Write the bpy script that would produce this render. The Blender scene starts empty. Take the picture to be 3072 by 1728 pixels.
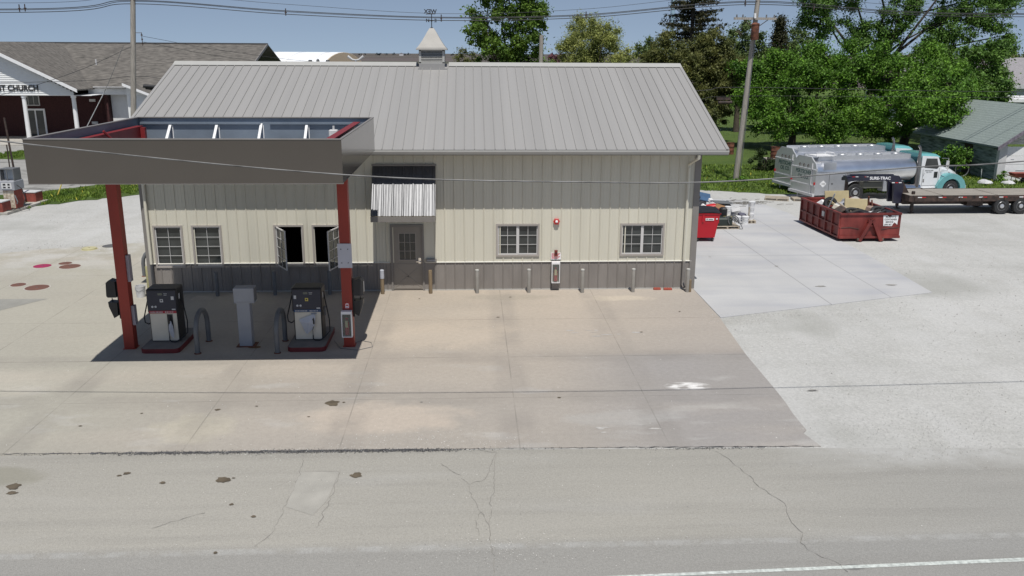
import bpy, math, random
import numpy as np
from mathutils import Vector, Matrix
R = math.radians
random.seed(7)
S = bpy.context.scene
COL = S.collection

# ------------------------------------------------------------------ camera, sky, sun, exposure
cam_d = bpy.data.cameras.new('camera'); cam = bpy.data.objects.new('camera', cam_d); COL.objects.link(cam)
S.camera = cam
cam_d.sensor_width = 36; cam_d.lens = 2599.8 / 3072 * 36; cam_d.clip_start = .1; cam_d.clip_end = 20000
_th, _ps, _ro = R(15.153), R(2.825), R(.312)
_F = Vector((math.sin(_ps)*math.cos(_th), math.cos(_ps)*math.cos(_th), -math.sin(_th)))
_r = _F.cross(Vector((0, 0, 1))).normalized(); _u = _r.cross(_F)
_r2 = _r*math.cos(_ro) + _u*math.sin(_ro); _u2 = _u*math.cos(_ro) - _r*math.sin(_ro)
_m = Matrix((_r2, _u2, -_F)).transposed().to_4x4(); _m.translation = Vector((1.978, -26.723, 7.299))
cam.matrix_world = _m
CAM = _m.translation.copy()

SUN = Vector((.042, -.46, 1)).normalized()
W = bpy.data.worlds.new('World'); S.world = W; W.use_nodes = True
nt = W.node_tree; bg = nt.nodes['Background']
sky = nt.nodes.new('ShaderNodeTexSky'); sky.sky_type = 'NISHITA'; sky.sun_disc = False
sky.sun_elevation = math.asin(SUN.z); sky.sun_rotation = math.atan2(SUN.x, SUN.y)
sky.altitude = 1500; sky.air_density = 1.0; sky.dust_density = .15; sky.ozone_density = 2.2
tcw = nt.nodes.new('ShaderNodeTexCoord'); vw = nt.nodes.new('ShaderNodeVectorMath'); vw.operation = 'ADD'; vw.inputs[1].default_value = (0, 0, .13)
nt.links.new(tcw.outputs['Generated'], vw.inputs[0]); nt.links.new(vw.outputs[0], sky.inputs[0])
hs_ = nt.nodes.new('ShaderNodeHueSaturation'); hs_.inputs['Saturation'].default_value = .76
nt.links.new(sky.outputs[0], hs_.inputs['Color']); nt.links.new(hs_.outputs[0], bg.inputs[0]); bg.inputs[1].default_value = .078
sl = bpy.data.lights.new('sun', 'SUN'); sl.energy = 3.9; sl.angle = R(.53); sl.color = (1, .965, .91)
so = bpy.data.objects.new('sun', sl); COL.objects.link(so)
so.rotation_euler = (-SUN).to_track_quat('-Z', 'Y').to_euler(); so.location = (5, -30, 60)
S.view_settings.view_transform = 'Standard'; S.view_settings.look = 'None'
S.view_settings.exposure = .12; S.view_settings.gamma = 1
S.cycles.max_bounces = 6; S.cycles.transparent_max_bounces = 8

# ------------------------------------------------------------------ materials
def mat(name, col, rough=.7, metal=0, var=.12, vscale=3, bump=0, bscale=60, stretch=None, spec=None, col2=None, island=0,
        transl=0, coat=0, fine=0):
    m = bpy.data.materials.new(name); m.use_nodes = True
    n = m.node_tree.nodes; L = m.node_tree.links; b = n['Principled BSDF']
    b.inputs['Roughness'].default_value = rough; b.inputs['Metallic'].default_value = metal
    if spec is not None: b.inputs['Specular IOR Level'].default_value = spec
    if coat: b.inputs['Coat Weight'].default_value = coat; b.inputs['Coat Roughness'].default_value = .1
    tc = n.new('ShaderNodeTexCoord'); mp = n.new('ShaderNodeMapping'); L.new(tc.outputs['Object'], mp.inputs[0])
    if stretch: mp.inputs['Scale'].default_value = stretch
    nz = n.new('ShaderNodeTexNoise'); nz.inputs['Scale'].default_value = vscale; nz.inputs['Detail'].default_value = 6
    L.new(mp.outputs[0], nz.inputs[0])
    c1 = Vector(col[:3]); c2 = Vector(col2) if col2 else c1
    rp = n.new('ShaderNodeMapRange'); rp.inputs[1].default_value = .3; rp.inputs[2].default_value = .7
    L.new(nz.outputs[0], rp.inputs[0])
    mx = n.new('ShaderNodeMix'); mx.data_type = 'RGBA'
    mx.inputs[6].default_value = (*(c1*(1-var)), 1); mx.inputs[7].default_value = (*(c2*(1+var)), 1)
    L.new(rp.outputs[0], mx.inputs[0]); out = mx.outputs[2]
    if fine:
        f = n.new('ShaderNodeTexNoise'); f.inputs['Scale'].default_value = 90; f.inputs['Detail'].default_value = 2
        L.new(tc.outputs['Object'], f.inputs[0])
        fr = n.new('ShaderNodeMapRange'); fr.inputs[1].default_value = .3; fr.inputs[2].default_value = .7
        fr.inputs[3].default_value = 1-fine; fr.inputs[4].default_value = 1+fine; L.new(f.outputs[0], fr.inputs[0])
        v = n.new('ShaderNodeVectorMath'); v.operation = 'SCALE'; L.new(out, v.inputs[0]); L.new(fr.outputs[0], v.inputs['Scale'])
        out = v.outputs[0]
    if island:
        g = n.new('ShaderNodeNewGeometry'); ir = n.new('ShaderNodeMapRange'); ir.inputs[3].default_value = 1-island
        ir.inputs[4].default_value = 1+island; L.new(g.outputs['Random Per Island'], ir.inputs[0])
        v = n.new('ShaderNodeVectorMath'); v.operation = 'SCALE'; L.new(out, v.inputs[0]); L.new(ir.outputs[0], v.inputs['Scale'])
        out = v.outputs[0]
    L.new(out, b.inputs['Base Color'])
    if bump:
        bz = n.new('ShaderNodeTexNoise'); bz.inputs['Scale'].default_value = bscale; bz.inputs['Detail'].default_value = 4
        L.new(mp.outputs[0], bz.inputs[0]); bp = n.new('ShaderNodeBump'); bp.inputs['Strength'].default_value = bump
        bp.inputs['Distance'].default_value = .02; L.new(bz.outputs[0], bp.inputs['Height']); L.new(bp.outputs[0], b.inputs['Normal'])
    if transl:
        t = n.new('ShaderNodeBsdfTranslucent'); L.new(out, t.inputs[0]); ms = n.new('ShaderNodeMixShader')
        ms.inputs[0].default_value = transl; L.new(b.outputs[0], ms.inputs[1]); L.new(t.outputs[0], ms.inputs[2])
        L.new(ms.outputs[0], n['Material Output'].inputs[0])
    return m

class NG:
    """small shader graph helper over world position"""
    def __init__(s, name, rough=.9):
        s.m = bpy.data.materials.new(name); s.m.use_nodes = True; s.n = s.m.node_tree.nodes; s.L = s.m.node_tree.links
        s.b = s.n['Principled BSDF']; s.b.inputs['Roughness'].default_value = rough
        s.b.inputs['Specular IOR Level'].default_value = .25
        s.tc = s.n.new('ShaderNodeTexCoord').outputs['Object']
        sp = s.n.new('ShaderNodeSeparateXYZ'); s.L.new(s.tc, sp.inputs[0]); s.x, s.y = sp.outputs[0], sp.outputs[1]
    def noise(s, scale, stretch=(1, 1, 1), lo=.3, hi=.7, a=0, b=1, detail=5, rot=0, off=0):
        mp = s.n.new('ShaderNodeMapping'); mp.inputs['Scale'].default_value = stretch; mp.inputs['Rotation'].default_value = (0, 0, rot)
        mp.inputs['Location'].default_value = (off, off*.7, 0)
        s.L.new(s.tc, mp.inputs[0]); z = s.n.new('ShaderNodeTexNoise'); z.inputs['Scale'].default_value = scale
        z.inputs['Detail'].default_value = detail; s.L.new(mp.outputs[0], z.inputs[0]); return s.mr(z.outputs[0], lo, hi, a, b)
    def mr(s, i, lo, hi, a=0, b=1):
        r = s.n.new('ShaderNodeMapRange'); s.L.new(i, r.inputs[0])
        for k, v in zip((1, 2, 3, 4), (lo, hi, a, b)): r.inputs[k].default_value = v
        return r.outputs[0]
    def math(s, op, a, b=None):
        r = s.n.new('ShaderNodeMath'); r.operation = op
        for k, v in ((0, a), (1, b)):
            if v is None: continue
            if isinstance(v, (int, float)): r.inputs[k].default_value = v
            else: s.L.new(v, r.inputs[k])
        return r.outputs[0]
    def mix(s, f, a, b, op='MIX'):
        r = s.n.new('ShaderNodeMix'); r.data_type = 'RGBA'; r.blend_type = op
        if isinstance(f, (int, float)): r.inputs[0].default_value = f
        else: s.L.new(f, r.inputs[0])
        for k, v in ((6, a), (7, b)):
            if isinstance(v, tuple): r.inputs[k].default_value = (*v, 1)
            else: s.L.new(v, r.inputs[k])
        return r.outputs[2]
    def scale(s, c, f):
        v = s.n.new('ShaderNodeVectorMath'); v.operation = 'SCALE'; s.L.new(c, v.inputs[0]); s.L.new(f, v.inputs['Scale']); return v.outputs[0]
    def line(s, coord, at, w, wob=None):
        d = s.math('ABSOLUTE', s.math('SUBTRACT', coord, at)); return s.mr(d, w*.5, w, 1, 0)
    def done(s, c, bump=None, bs=.3, dist=.02):
        s.L.new(c, s.b.inputs['Base Color'])
        if bump is not None:
            b = s.n.new('ShaderNodeBump'); b.inputs['Strength'].default_value = bs; b.inputs['Distance'].default_value = dist
            s.L.new(bump, b.inputs['Height']); s.L.new(b.outputs[0], s.b.inputs['Normal'])
        return s.m

# concrete apron in front of the building and round its left side
g = NG('apron concrete')
big = g.noise(.16, off=4); mid = g.noise(.55, (.45, 1, 1), off=2); fine = g.noise(45, lo=.25, hi=.75, a=.88, b=1.12, detail=3); sp = g.noise(9, a=.95, b=1.05)
c = g.mix(big, (.365, .318, .262), (.455, .385, .308))
c = g.mix(g.math('MULTIPLY', g.mr(g.y, -3, -9.5), .85), c, (.325, .30, .268))
c = g.mix(g.mr(g.x, 2.0, 8.5, 0, .5), c, (.29, .272, .262))
c = g.mix(g.math('MULTIPLY', g.mr(g.x, 4, 6.5), g.mr(g.y, -6.15, -6.4)), c, (.285, .270, .258))
c = g.mix(g.mr(g.x, -2, -7, 0, .9), c, (.35, .338, .288))
c = g.mix(g.math('MULTIPLY', mid, .34), c, (.27, .25, .222))
pale = g.math('MULTIPLY', g.noise(1.1, (.5, 1.2, 1), lo=.60, hi=.72, off=9), g.mr(g.y, -5, -9))
c = g.mix(g.math('MULTIPLY', pale, .5), c, (.42, .41, .39))
def spot(x, y, rx, ry, col_, f):
    global c
    d = g.math('ADD', g.math('POWER', g.math('DIVIDE', g.math('SUBTRACT', g.x, x), rx), 2), g.math('POWER', g.math('DIVIDE', g.math('SUBTRACT', g.y, y), ry), 2))
    d = g.math('ADD', d, g.noise(1.6, a=-.5, b=.5)); c = g.mix(g.mr(d, .4, 1.3, f, 0), c, col_)
spot(.1, -10.0, 1.7, .8, (.47, .40, .33), .6); spot(-3.6, -10.4, .8, .7, (.42, .39, .31), .5); spot(3.2, -.9, 1.3, .35, (.30, .27, .22), .5); spot(6.6, -1.1, 1.1, .3, (.50, .44, .35), .5)
spot(-8.8, -7.8, 1.4, .8, (.42, .40, .34), .5); spot(1.3, -4.6, 1.8, 1.1, (.47, .40, .32), .4); spot(5.0, -10.2, 1.1, .4, (.36, .35, .33), .45)
d = g.math('ADD', g.math('POWER', g.math('DIVIDE', g.math('SUBTRACT', g.x, 6.9), .48), 2), g.math('POWER', g.math('DIVIDE', g.math('SUBTRACT', g.y, -8.45), .22), 2))
c = g.mix(g.math('MULTIPLY', g.mr(d, .5, 1.4, 1, 0), g.noise(4.5, (.6, 1.3, 1), lo=.42, hi=.56, rot=.4, off=3)), c, (.66, .65, .63))
wash = g.math('MULTIPLY', g.noise(1.3, (.45, 1.4, 1), lo=.52, hi=.68, rot=.35, off=6), g.math('MULTIPLY', g.mr(g.x, 4.2, 5.6), g.mr(g.y, -8.8, -9.8)))
c = g.mix(g.math('MULTIPLY', wash, .6), c, (.38, .372, .355))
c = g.mix(g.math('MULTIPLY', g.noise(.9, (1, 1, 1), lo=.42, hi=.6, b=.8), g.math('MULTIPLY', g.mr(g.y, 1.5, 5), g.mr(g.x, -8.5, -11))), c, (.44, .435, .415))
c = g.mix(g.noise(.33, (.35, 1.3, 1), lo=.5, hi=.7, b=.4, off=12), c, (.42, .375, .32))
c = g.scale(g.scale(c, fine), g.math('MULTIPLY', sp, 1.08))
j = None
for at, w, ax in ((-3.2, .022, 'y'), (-6.35, .03, 'y'), (-9.0, .016, 'y'), (2.9, .018, 'x'), (5.8, .016, 'x'), (-.55, .016, 'x'), (-3.5, .018, 'x'), (-6.8, .02, 'x'), (-9.9, .018, 'x'), (-12.9, .018, 'x'), (2.2, .016, 'y'), (4.9, .016, 'y')):
    q = g.line(g.x if ax == 'x' else g.y, at, w)
    j = q if j is None else g.math('MAXIMUM', j, q)
c = g.mix(g.math('MULTIPLY', j, g.noise(1.2, lo=.35, hi=.62, a=.05, b=.42)), c, (.12, .115, .10))
halo = None
for at, ax in ((-3.5, 'x'), (-6.8, 'x'), (5.8, 'x'), (-.55, 'x'), (-6.35, 'y'), (-9.0, 'y'), (2.9, 'x')):
    q = g.line(g.x if ax == 'x' else g.y, at, .5); halo = q if halo is None else g.math('MAXIMUM', halo, q)
c = g.mix(g.math('MULTIPLY', halo, g.noise(.8, a=.04, b=.34)), c, (.20, .185, .17))
M_APRON = g.done(c, g.noise(120, detail=2), .12)

g = NG('pad concrete')
c = g.mix(g.noise(.35), (.405, .405, .408), (.475, .475, .475)); c = g.mix(g.noise(.5, (1, .3, 1), lo=.55, hi=.75, b=.5), c, (.33, .34, .37))
c = g.mix(g.noise(.7, (.35, 1.6, 1), lo=.46, hi=.72, b=.6, rot=.2, off=5), c, (.34, .35, .385)); c = g.mix(g.noise(.25, lo=.5, hi=.7, b=.5, off=15), c, (.50, .50, .49))
c = g.scale(c, g.noise(50, a=.93, b=1.07, detail=2))
jj = g.math('MAXIMUM', g.line(g.x, 12.9, .022), g.math('MAXIMUM', g.line(g.x, 15.1, .018), g.line(g.y, 4.6, .018)))
c = g.mix(g.math('MULTIPLY', jj, .55), c, (.16, .16, .16)); M_PAD = g.done(c, g.noise(120, detail=2), .1)

g = NG('road surface')
c = g.mix(g.noise(.22, (.25, 1, 1)), (.325, .312, .278), (.385, .368, .328))
c = g.mix(g.mr(g.y, -14.7, -15.05, 0, .75), c, (.275, .27, .255))
c = g.mix(g.mr(g.x, 5, 11, 0, .5), c, (.29, .29, .28))
c = g.mix(g.noise(1.6, (.10, 1.6, 1), lo=.5, hi=.72, b=.30, off=3), c, (.22, .212, .195)); c = g.mix(g.noise(.9, (.22, 1.1, 1), lo=.56, hi=.74, b=.35, rot=.12, off=14), c, (.43, .42, .395))
c = g.mix(g.math('MULTIPLY', g.line(g.y, -14.93, .10), g.noise(3, lo=.4, hi=.6, b=.4)), c, (.42, .42, .41))
sp = g.noise(70, lo=.2, hi=.8, a=.80, b=1.20, detail=2); c = g.scale(g.scale(c, sp), g.noise(24, a=.93, b=1.07))
gm = g.math('MULTIPLY', g.mr(g.math('ADD', g.y, g.noise(.9, a=-.5, b=.5)), -12.9, -12.0), g.mr(g.math('ADD', g.x, g.noise(.5, a=-1, b=1, off=4)), 7.6, 9.8)); c = g.mix(g.math('MULTIPLY', gm, g.noise(5, lo=.3, hi=.6, a=.5, b=1)), c, (.43, .428, .41))
spot(-6.4, -12.35, .9, .35, (.25, .24, .19), .6); spot(-7.5, -13.6, 1.2, .5, (.30, .285, .24), .5); spot(7.6, -15.7, .18, .08, (.12, .12, .12), .8)
M_ROAD = g.done(c, g.noise(90, detail=2), .35)

g = NG('gravel')
c = g.mix(g.noise(.18), (.385, .382, .362), (.47, .467, .447)); c = g.mix(g.noise(.8, (.5, 1.5, 1), lo=.5, hi=.8, b=.35), c, (.31, .31, .285))
c = g.mix(g.noise(.35, (.5, 1, 1), lo=.55, hi=.8, b=.3, off=5), c, (.54, .54, .53))
vo = g.n.new('ShaderNodeTexVoronoi'); vo.inputs['Scale'].default_value = 26; g.L.new(g.tc, vo.inputs[0])
lum = g.n.new('ShaderNodeRGBToBW'); g.L.new(vo.outputs['Color'], lum.inputs[0])
c = g.scale(c, g.mr(lum.outputs[0], .1, .9, .90, 1.09)); c = g.scale(c, g.noise(9, a=.95, b=1.05))
for rt, of in ((.5, 2), (-.35, 7), (1.2, 11)):
    c = g.mix(g.noise(.55, (2.2, .35, 1), lo=.5, hi=.75, b=.22, rot=rt, off=of, detail=6), c, (.53, .53, .525))
c = g.mix(g.noise(.22, lo=.56, hi=.7, b=.55, off=21), c, (.30, .30, .275))
M_GRAVEL = g.done(c, vo.outputs['Distance'], .25, .012)

g = NG('old asphalt')
c = g.mix(g.noise(.4), (.27, .265, .25), (.36, .355, .335)); c = g.scale(c, g.noise(30, a=.85, b=1.15))
wv = g.noise(.35, (.35, 1.6, 1), lo=.485, hi=.5, off=2); wv2 = g.noise(.35, (.35, 1.6, 1), lo=.5, hi=.515, a=1, b=0, off=2)
c = g.mix(g.math('MULTIPLY', g.math('MULTIPLY', wv, wv2), .8), c, (.07, .07, .065)); M_ASPH = g.done(c, g.noise(60), .3)

g = NG('lawn')
c = g.mix(g.noise(.35), (.085, .16, .03), (.14, .225, .045)); c = g.mix(g.noise(2.5, b=.6), c, (.16, .20, .06))
c = g.scale(c, g.noise(14, (1, 1, 1), a=.6, b=1.4)); M_LAWN = g.done(c, g.noise(30), 1, .08)

g = NG('farm field')
c = g.mix(g.noise(.004, (.2, 1, 1), lo=.35, hi=.65), (.095, .078, .075), (.135, .115, .105)); c = g.mix(g.noise(.0016, (.15, 1.6, 1), lo=.5, hi=.56, b=.8), c, (.07, .075, .05))
c = g.scale(c, g.noise(.03, (.2, 1.5, 1), a=.8, b=1.2)); M_FIELD = g.done(c)

ROOF = mat('painted roof steel', (.305, .298, .287), .45, 0, .05, 1, fine=.02, stretch=(2.6, .06, .06))
TRIMR = mat('light trim steel', (.42, .415, .39), .35, 0, .03)
CREAM = mat('cream wall steel', (.60, .575, .48), .5, 0, .055, 1, stretch=(2.6, 1, .2))
BROWN = mat('brown wainscot steel', (.23, .21, .192), .5, 0, .10, 1.5, stretch=(2, 1, .7), fine=.04)
BTRIM = mat('brown trim steel', (.21, .195, .18), .45, 0, .05)
WTRIM = mat('white trim', (.64, .63, .57), .5, 0, .04)
WINF = mat('window frame clay', (.36, .33, .30), .5, 0, .04)
SASH = mat('sash white', (.56, .55, .54), .45, 0, .03)
GLASS = mat('dark window glass', (.042, .047, .046), .06, 0, .3, 2, spec=.6)
DARK = mat('dark interior', (.012, .012, .013), .9)
GALV = mat('galvanised sheet', (.15, .152, .158), .50, .8, .12, 4, stretch=(1, .06, .06), bump=.9, bscale=9)
BRONZE = mat('dark bronze fascia', (.084, .073, .061), .2, 0, .04, 1, spec=.65, fine=.05, coat=.4)
INNER = mat('bare steel inner face', (.21, .25, .30), .45, .35, .18, 1.2)
REDS = mat('red column steel', (.29, .032, .018), .5, 0, .12, 2, stretch=(1, 1, .5), fine=.06)
REDD = mat('red beam steel', (.20, .018, .020), .5, 0, .1)
WHITE = mat('white paint', (.78, .78, .78), .45, 0, .04)
DWHITE = mat('dull white', (.55, .55, .55), .6, 0, .08, 4)
BLACK = mat('black plastic', (.016, .016, .018), .45, 0, .2)
NAVY = mat('blue black panel', (.018, .022, .042), .35, 0, .1)
RUBBER = mat('rubber', (.025, .025, .026), .75, 0, .2)
STEELP = mat('beige steel panel', (.66, .61, .51), .5, 0, .05)
GREYP = mat('grey box paint', (.30, .31, .335), .5, 0, .06)
GREYM = mat('grey pipe paint', (.13, .135, .14), .5, 0, .15)
PIPE = mat('clay pipe paint', (.26, .245, .22), .55, 0, .1)
TIMB = mat('timber', (.19, .14, .085), .85, 0, .25, 6, stretch=(3, 3, .4))
WOODP = mat('weathered pole wood', (.31, .285, .25), .9, 0, .25, 5, stretch=(4, 4, .35), bump=.4, bscale=12)
DECK = mat('weathered deck boards', (.34, .315, .275), .9, 0, .2, 2, stretch=(.4, 4, 1))
PALW = mat('pallet wood', (.38, .33, .26), .9, 0, .2, 5)
CONC = mat('plain concrete', (.42, .40, .36), .9, 0, .1, 4, fine=.1)
ISLR = mat('dark red curb', (.14, .012, .016), .5, 0, .2)
SHING = mat('brown shingles', (.125, .115, .102), .95, 0, .5, 2.2, stretch=(.8, 2.2, 2.2), bump=.5, bscale=14)
SHINGG = mat('grey green shingles', (.21, .25, .235), .95, 0, .15, 7, stretch=(3, .6, 3))
SHINGH = mat('grey hex shingles', (.26, .25, .26), .95, 0, .2, 7)
BRICK = mat('dark red brick', (.045, .014, .014), .9, 0, .3, 8)
SIDING = mat('white lap siding', (.74, .75, .74), .55, 0, .03)
SIDEG = mat('peeling green siding', (.10, .14, .125), .9, 0, .5, 4, stretch=(1, .4, 3), col2=(.22, .26, .25))
TEAL = mat('teal truck paint', (.13, .36, .37), .25, 0, .06, coat=.6)
TRKW = mat('white truck paint', (.74, .76, .77), .25, 0, .05, coat=.6)
ALU = mat('polished aluminium', (.88, .89, .91), .34, 1, .08, 2, bump=.10, bscale=1.5)
ALUB = mat('brushed aluminium', (.62, .63, .645), .42, .75, .06, 3)
CHROME = mat('chrome', (.8, .8, .8), .12, 1, .03)
NVT = mat('navy trailer paint', (.018, .018, .035), .35, 0, .2)
BLKM = mat('worn black steel', (.035, .03, .028), .6, .2, .4, 5, col2=(.07, .045, .035))
RUST = mat('rusty steel', (.115, .05, .03), .85, .1, .45, 5, col2=(.16, .06, .035))
DRED = mat('dumpster red', (.42, .006, .016), .38, 0, .07, 2)
RRED = mat('worn roll off red', (.17, .021, .018), .55, 0, .5, 2.2, stretch=(1, 1, .6), col2=(.17, .03, .024))
REDP = mat('red paint', (.50, .02, .02), .4, 0, .08)
MAROON = mat('maroon cover', (.18, .035, .025), .6, 0, .2)
STAINR = mat('brown red cover', (.15, .07, .05), .7, 0, .12)
YELL = mat('yellow paint', (.62, .50, .10), .5, 0, .1)
OCHRE = mat('peeling ochre panel', (.40, .31, .20), .8, 0, .35, 9, col2=(.5, .45, .38))
OLDRED = mat('faded brick red paint', (.24, .055, .040), .8, 0, .25, 5)
TANB = mat('tan board', (.42, .35, .20), .7, 0, .12)
BLUEB = mat('blue sheet', (.035, .085, .17), .6, 0, .2)
CARD = mat('cardboard', (.33, .18, .09), .9, 0, .1)
TXT = mat('dark lettering', (.02, .02, .02), .7, 0, 0)
TXTG = mat('green lettering', (.02, .09, .07), .7, 0, 0)
TXTW = mat('white lettering', (.8, .8, .82), .6, 0, 0)
BAG = mat('white plastic bag', (.62, .64, .70), .4, 0, .06, transl=.3)
WIRE = mat('black cable', (.03, .03, .032), .5)
WIREG = mat('grey service cable', (.12, .12, .12), .45, 0, .7, 2.2)
CRACK = mat('crack filler', (.235, .225, .205), .95, 0, .3, 6)
STAIN = mat('oil soaked concrete', (.11, .088, .06), .7, 0, .3, 5)
BARK = mat('bark', (.085, .068, .052), .95, 0, .3, 6)
TARP = mat('quonset fabric', (.82, .84, .86), .6, 0, .02)
TANW = mat('tan end wall', (.58, .47, .33), .7, 0, .05)
PALEB = mat('pale blue steel', (.33, .46, .58), .5, 0, .04)
def leafmat(n, c, var=.25, isl=.45): return mat(n, c, .6, 0, var, .9, col2=(c[0]*1.45, c[1]*1.15, c[2]*1.1), island=isl, transl=.27, spec=.35)
LF_G = leafmat('spring green leaves', (.075, .155, .018), .2, .5); LF_B = leafmat('bright maple leaves', (.082, .20, .022), .28, .6)
LF_D = leafmat('dark maple leaves', (.075, .17, .030)); LF_W = leafmat('willow leaves', (.22, .285, .085))
LF_O = leafmat('budding olive leaves', (.098, .125, .036)); LF_S = leafmat('spruce needles', (.040, .048, .020))
LF_P = leafmat('redbud blossom', (.12, .06, .075)); LF_T = leafmat('pale green leaves', (.09, .15, .05)); LF_K = leafmat('dark hedge leaves', (.03, .06, .015))

# ------------------------------------------------------------------ mesh helpers
class MB:
    def __init__(s): s.v = []; s.f = []
    def add(s, vs, fs):
        o = len(s.v); s.v += [tuple(v) for v in vs]; s.f += [tuple(i+o for i in f) for f in fs]; return s
    def box(s, x0, y0, z0, x1, y1, z1):
        return s.add([(x0, y0, z0), (x1, y0, z0), (x1, y1, z0), (x0, y1, z0), (x0, y0, z1), (x1, y0, z1), (x1, y1, z1), (x0, y1, z1)],
                     [(0, 3, 2, 1), (4, 5, 6, 7), (0, 1, 5, 4), (1, 2, 6, 5), (2, 3, 7, 6), (3, 0, 4, 7)])
    def bx(s, c, d, M=None):
        h = [k/2 for k in d]; vs = [Vector((c[0]+a*h[0], c[1]+b*h[1], c[2]+e*h[2])) for e in (-1, 1) for a, b in ((-1, -1), (1, -1), (1, 1), (-1, 1))]
        if M: vs = [M @ v for v in vs]
        return s.add(vs, [(0, 3, 2, 1), (4, 5, 6, 7), (0, 1, 5, 4), (1, 2, 6, 5), (2, 3, 7, 6), (3, 0, 4, 7)])
    def rbox(s, x0, y0, z0, x1, y1, z1, r=.02):
        # box with chamfered vertical and top edges
        a = [(x0+r, y0), (x1-r, y0), (x1, y0+r), (x1, y1-r), (x1-r, y1), (x0+r, y1), (x0, y1-r), (x0, y0+r)]
        cx, cy = (x0+x1)/2, (y0+y1)/2; kx = 1-2*r/(x1-x0); ky = 1-2*r/(y1-y0)
        vs = [(p[0], p[1], z0) for p in a]+[(p[0], p[1], z1-r) for p in a]+[(cx+(p[0]-cx)*kx, cy+(p[1]-cy)*ky, z1) for p in a]
        fs = [tuple(range(7, -1, -1)), tuple(range(16, 24))]
        for l in (0, 8):
            for i in range(8): j = (i+1) % 8; fs.append((l+i, l+j, l+j+8, l+i+8))
        return s.add(vs, fs)
    def tube(s, pts, r, n=8, cap=True):
        P = [Vector(p) for p in pts]; rr = r if isinstance(r, (list, tuple)) else [r]*len(P); vs = []; fs = []; up = None
        for i, p in enumerate(P):
            t = (P[min(i+1, len(P)-1)]-P[max(i-1, 0)])
            if t.length < 1e-9: t = Vector((0, 0, 1))
            t.normalize()
            if up is None: up = t.orthogonal().normalized()
            a = (up - t*up.dot(t))
            a = a.normalized() if a.length > 1e-6 else t.orthogonal().normalized(); up = a; b = t.cross(a)
            for k in range(n):
                q = 2*math.pi*k/n; vs.append(p+(a*math.cos(q)+b*math.sin(q))*rr[i])
        for i in range(len(P)-1):
            for k in range(n): j = (k+1) % n; fs.append((i*n+k, i*n+j, (i+1)*n+j, (i+1)*n+k))
        if cap: fs.append(tuple(range(n-1, -1, -1))); fs.append(tuple(range((len(P)-1)*n, len(P)*n)))
        return s.add(vs, fs)
    def cyl(s, c, r, h, n=20, ax='z', r2=None):
        d = {'z': (0, 0, h), 'x': (h, 0, 0), 'y': (0, h, 0)}[ax]
        return s.tube([c, (c[0]+d[0], c[1]+d[1], c[2]+d[2])], [r, r if r2 is None else r2], n)
    def prism(s, pts, a, b, ax='y'):
        """polygon extruded along an axis; pts are the two other coords in order"""
        def mk(p, t): return {'y': (p[0], t, p[1]), 'x': (t, p[0], p[1]), 'z': (p[0], p[1], t)}[ax]
        n = len(pts); vs = [mk(p, a) for p in pts]+[mk(p, b) for p in pts]
        fs = [tuple(range(n)), tuple(range(2*n-1, n-1, -1))]+[(i, (i+1) % n+0, (i+1) % n+n, i+n) for i in range(n)]
        fs = fs[:2]+[(i, i+n, (i+1) % n+n, (i+1) % n) for i in range(n)]
        return s.add(vs, fs)
    def lathe(s, prof, c=(0, 0, 0), n=24, ax='z'):
        vs = []; fs = []
        for r, z in prof:
            for k in range(n):
                q = 2*math.pi*k/n; u, w = r*math.cos(q), r*math.sin(q)
                vs.append({'z': (c[0]+u, c[1]+w, c[2]+z), 'y': (c[0]+u, c[1]+z, c[2]+w), 'x': (c[0]+z, c[1]+u, c[2]+w)}[ax])
        for i in range(len(prof)-1):
            for k in range(n): j = (k+1) % n; fs.append((i*n+k, i*n+j, (i+1)*n+j, (i+1)*n+k))
        fs.append(tuple(range(n-1, -1, -1))); fs.append(tuple(range((len(prof)-1)*n, len(prof)*n)))
        return s.add(vs, fs)
    def quad(s, *p): return s.add(p, [tuple(range(len(p)))])
    def xf(s, M, start=0):
        s.v[start:] = [tuple(M @ Vector(v)) for v in s.v[start:]]; return s
    def mesh(s, name, m, smooth=False):
        me = bpy.data.meshes.new(name); me.from_pydata(s.v, [], s.f)
        import bmesh
        b = bmesh.new(); b.from_mesh(me); bmesh.ops.recalc_face_normals(b, faces=b.faces); b.to_mesh(me); b.free()
        if smooth:
            me.polygons.foreach_set('use_smooth', [True]*len(me.polygons)); me.set_sharp_from_angle(angle=R(40))
        me.materials.append(m); return me

def tag(o, label=None, cat=None, group=None, kind=None):
    if label: o['label'] = label
    if cat: o['category'] = cat
    if group: o['group'] = group
    if kind: o['kind'] = kind
    return o
def thing(name, label, cat, loc=(0, 0, 0), rz=0, group=None):
    o = bpy.data.objects.new(name, None); COL.objects.link(o); o.location = loc; o.rotation_euler = (0, 0, rz); o.empty_display_size = .3
    return tag(o, label, cat, group)
def part(name, mb, m, parent, world=False, label=None, smooth=False, kind=None):
    """local coordinates of the parent (world=True: coordinates are the world's)"""
    o = bpy.data.objects.new(name, mb.mesh(name, m, smooth)); COL.objects.link(o)
    if parent:
        o.parent = parent
        if world:
            q = parent; M = Matrix()
            while q: M = q.matrix_basis_world() if False else (Matrix.Translation(q.location) @ q.rotation_euler.to_matrix().to_4x4()) @ M; q = q.parent
            o.data.transform(M.inverted())
    return tag(o, label, kind=kind)
def solo(name, mb, m, label, cat, group=None, smooth=False, kind=None, origin=None):
    me = mb.mesh(name, m, smooth); o = bpy.data.objects.new(name, me); COL.objects.link(o)
    if origin: me.transform(Matrix.Translation(-Vector(origin))); o.location = origin
    return tag(o, label, cat, group, kind)
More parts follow.
